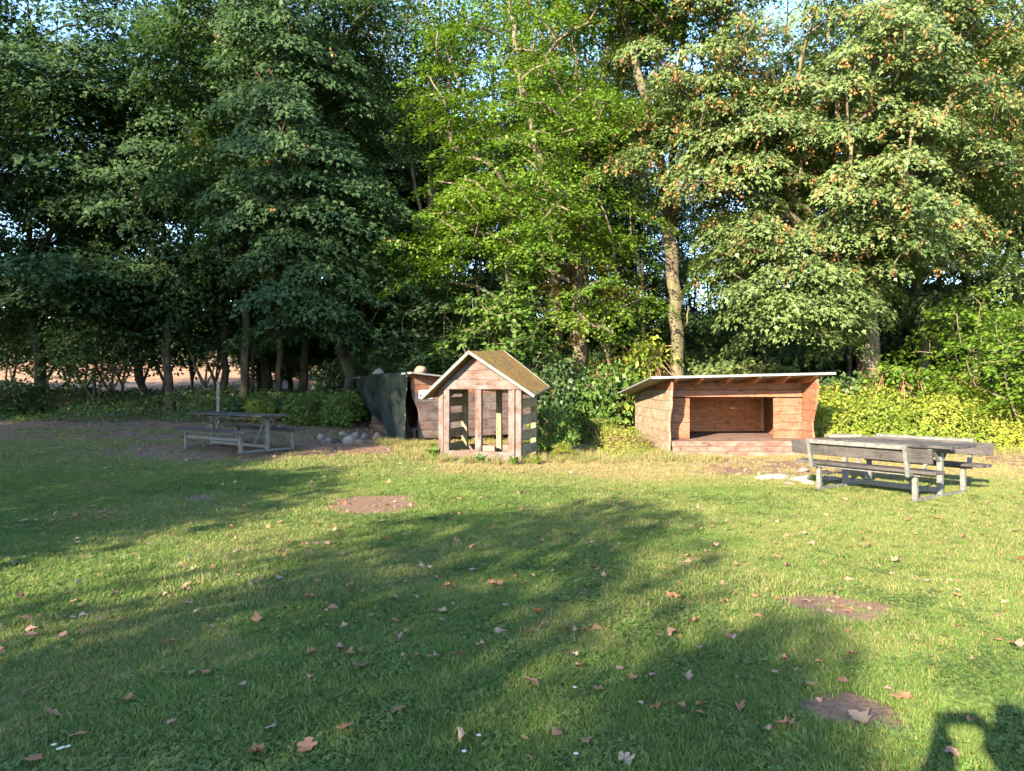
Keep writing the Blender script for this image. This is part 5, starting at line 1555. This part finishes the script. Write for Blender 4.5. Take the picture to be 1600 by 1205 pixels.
# ------------------------------------------------------------------ the person taking the picture, whose shadow falls on the lawn
def build_person():
    PX = 0.07
    root = empty('person', (PX, -0.36, 0.0), 0, 'person in dark clothes holding up a phone, throwing the shadow on the lawn', 'person')
    J = {'pelvis': (0, 0, 0.95, .15, .11), 'waist': (0, 0.0, 1.10, .14, .10), 'chest': (0, 0.0, 1.30, .165, .115), 'neck0': (0, 0.01, 1.46, .075, .07), 'neck': (0, 0.02, 1.53, .055, .055), 'jaw': (0, .045, 1.60, .07, .085), 'head': (0, 0.04, 1.68, .078, .098), 'crown': (0, 0.03, 1.76, .05, .06)}
    V = []; E = []; Rd = []; I = {}
    def add(n, p, rx, ry=None):
        I[n] = len(V); V.append(p); Rd.append((rx, ry or rx))
    for n, (x, y, z, a, b_) in J.items(): add(n, (x, y, z), a, b_)
    for a, b_ in (('pelvis', 'waist'), ('waist', 'chest'), ('chest', 'neck0'), ('neck0', 'neck'), ('neck', 'jaw'), ('jaw', 'head'), ('head', 'crown')): E.append((I[a], I[b_]))
    hands = {}
    for s, nm in ((-1, 'l'), (1, 'r')):
        add('sh' + nm, (s * .19, 0, 1.42), .11); E.append((I['chest'], I['sh' + nm]))
        add('ua' + nm, (s * .26, .03, 1.30), .10); E.append((I['sh' + nm], I['ua' + nm]))
        el = (-0.34, .12, 1.18) if s < 0 else (.27, .12, 1.20)
        add('el' + nm, el, .10); E.append((I['ua' + nm], I['el' + nm]))
        wr = (-PX - .11, .255, 1.50) if s < 0 else (-PX + .12, .255, 1.50)
        fm = tuple((el[k] + wr[k]) / 2 for k in range(3))
        add('fa' + nm, fm, .085); E.append((I['el' + nm], I['fa' + nm]))
        add('wr' + nm, wr, .055); E.append((I['fa' + nm], I['wr' + nm]))
        pm = (wr[0] - s * .002, wr[1] + .035, wr[2] + .055)
        add('pa' + nm, pm, .042, .028); E.append((I['wr' + nm], I['pa' + nm]))
        hx = -PX + s * .082
        for k in range(4):                                   # fingers curl round the back of the phone
            z = 1.625 - .02 * k
            b0 = (pm[0] + s * .008, pm[1] + .018, pm[2] + .03 - .018 * k)
            add('f%s%d0' % (nm, k), b0, .010); E.append((I['pa' + nm], I['f%s%d0' % (nm, k)]))
            add('f%s%d1' % (nm, k), (hx + s * .014, .345, z - .005), .009); E.append((I['f%s%d0' % (nm, k)], I['f%s%d1' % (nm, k)]))
            ln_ = (.030, .036, .033, .024)[k]
            add('f%s%d2' % (nm, k), (hx - s * ln_ * .4, .350, z), .0075); E.append((I['f%s%d1' % (nm, k)], I['f%s%d2' % (nm, k)]))
        add('t%s0' % nm, (pm[0] - s * .02, pm[1] - .012, pm[2] + .012), .012); E.append((I['pa' + nm], I['t%s0' % nm]))
        add('t%s1' % nm, (hx - s * .02, .322, 1.60), .010); E.append((I['t%s0' % nm], I['t%s1' % nm]))
        add('t%s2' % nm, (hx - s * .04, .325, 1.612), .0085); E.append((I['t%s1' % nm], I['t%s2' % nm]))
        add('hip' + nm, (s * .095, 0, .88), .10); E.append((I['pelvis'], I['hip' + nm]))
        add('kn' + nm, (s * .11, .01, .50), .062); E.append((I['hip' + nm], I['kn' + nm]))
        add('ca' + nm, (s * .115, -.01, .33), .055); E.append((I['kn' + nm], I['ca' + nm]))
        add('an' + nm, (s * .12, -.01, .10), .04); E.append((I['ca' + nm], I['an' + nm]))
        add('he' + nm, (s * .12, -.02, .045), .04); E.append((I['an' + nm], I['he' + nm]))
        add('to' + nm, (s * .14, .15, .035), .034); E.append((I['he' + nm], I['to' + nm]))
    me = bpy.data.meshes.new('body'); me.from_pydata(V, E, [])
    o = bpy.data.objects.new('body', me); C.objects.link(o); o.parent = root
    o.modifiers.new('Skin', 'SKIN')
    if not me.skin_vertices:
        return root
    for i, r in enumerate(Rd): me.skin_vertices[0].data[i].radius = r
    for i in range(len(V)): me.skin_vertices[0].data[i].use_root = (i == 0)
    ss = o.modifiers.new('sub', 'SUBSURF'); ss.levels = 2; ss.render_levels = 2
    m, nt, b = new_mat('clothes_and_skin')
    tc = N(nt, 'ShaderNodeTexCoord'); sx = N(nt, 'ShaderNodeSeparateXYZ'); nt.links.new(tc.outputs['Object'], sx.inputs[0])
    c = mixc(nt, maprange(nt, sx.outputs[2], 0.925, 0.93), (0.03, 0.04, 0.06), (0.05, 0.055, 0.05))
    c = mixc(nt, maprange(nt, sx.outputs[2], 1.50, 1.505), c, (0.48, 0.30, 0.22))
    nt.links.new(c, b.inputs['Base Color'])
    me.materials.append(m)
    # hair
    bm = bmesh.new(); bmesh.ops.create_uvsphere(bm, u_segments=20, v_segments=14, radius=1)
    for v in bm.verts:
        v.co = Vector((v.co.x * .088, v.co.y * .105, v.co.z * .10))
        if v.co.y > 0.03 and v.co.z < 0.05: v.co.y = 0.03
        if v.co.z < -0.05: v.co.z = -0.05
    hm = bpy.data.meshes.new('hair'); bm.to_mesh(hm); bm.free()
    h = link('hair', hm, plain('hair', (0.06, 0.04, 0.025), 0.6), root); h.location = (0, .022, 1.715)
    skin = plain('skin', (0.48, 0.30, 0.22), 0.5, 0, 0.05); eye = plain('eye', (0.05, 0.04, 0.03), 0.2, 0, 0.1)
    for s in (-1, 1):
        bm = bmesh.new(); bmesh.ops.create_uvsphere(bm, u_segments=10, v_segments=8, radius=.011)
        q = bpy.data.meshes.new('eye'); bm.to_mesh(q); bm.free()
        link('eye', q, eye, root).location = (s * .03, .128, 1.672)
        bm = bmesh.new(); bmesh.ops.create_uvsphere(bm, u_segments=10, v_segments=8, radius=1)
        for v in bm.verts: v.co = Vector((v.co.x * .01, v.co.y * .02, v.co.z * .03))
        q = bpy.data.meshes.new('ear'); bm.to_mesh(q); bm.free()
        link('ear', q, skin, root).location = (s * .085, .035, 1.66)
    V = [(-.016, .125, 1.632), (.016, .125, 1.632), (0, .155, 1.636), (0, .13, 1.675)]
    link('nose', mesh_np('nose', V, [(0, 1, 2), (0, 2, 3), (2, 1, 3), (0, 3, 1)], True), skin, root)
    plank(root, 'mouth', plain('lips', (0.36, 0.16, 0.13), 0.5), (0, .122, 1.605), (.045, .012, .012), 0, None, .004, 0)
    ph = empty('phone', (0.0, -0.028, 1.60), 0, 'dark phone held up in both hands, its outline in the lawn shadow', 'phone')
    plank(ph, 'case', plain('phone_black', (0.02, 0.02, 0.022), 0.35), (0, 0, 0), (.155, .009, .074), 0, None, .003, 0)
    plank(ph, 'screen', plain('phone_screen', (0.015, 0.02, 0.02), 0.1, 0, .1, 3, 0, .5), (0, -.0056, 0), (.146, .002, .068), 0, None, .0005, 0)
    return root
build_person()
print('objects', len(bpy.data.objects), 'tris', sum(len(m.loop_triangles) or len(m.polygons) for m in bpy.data.meshes))
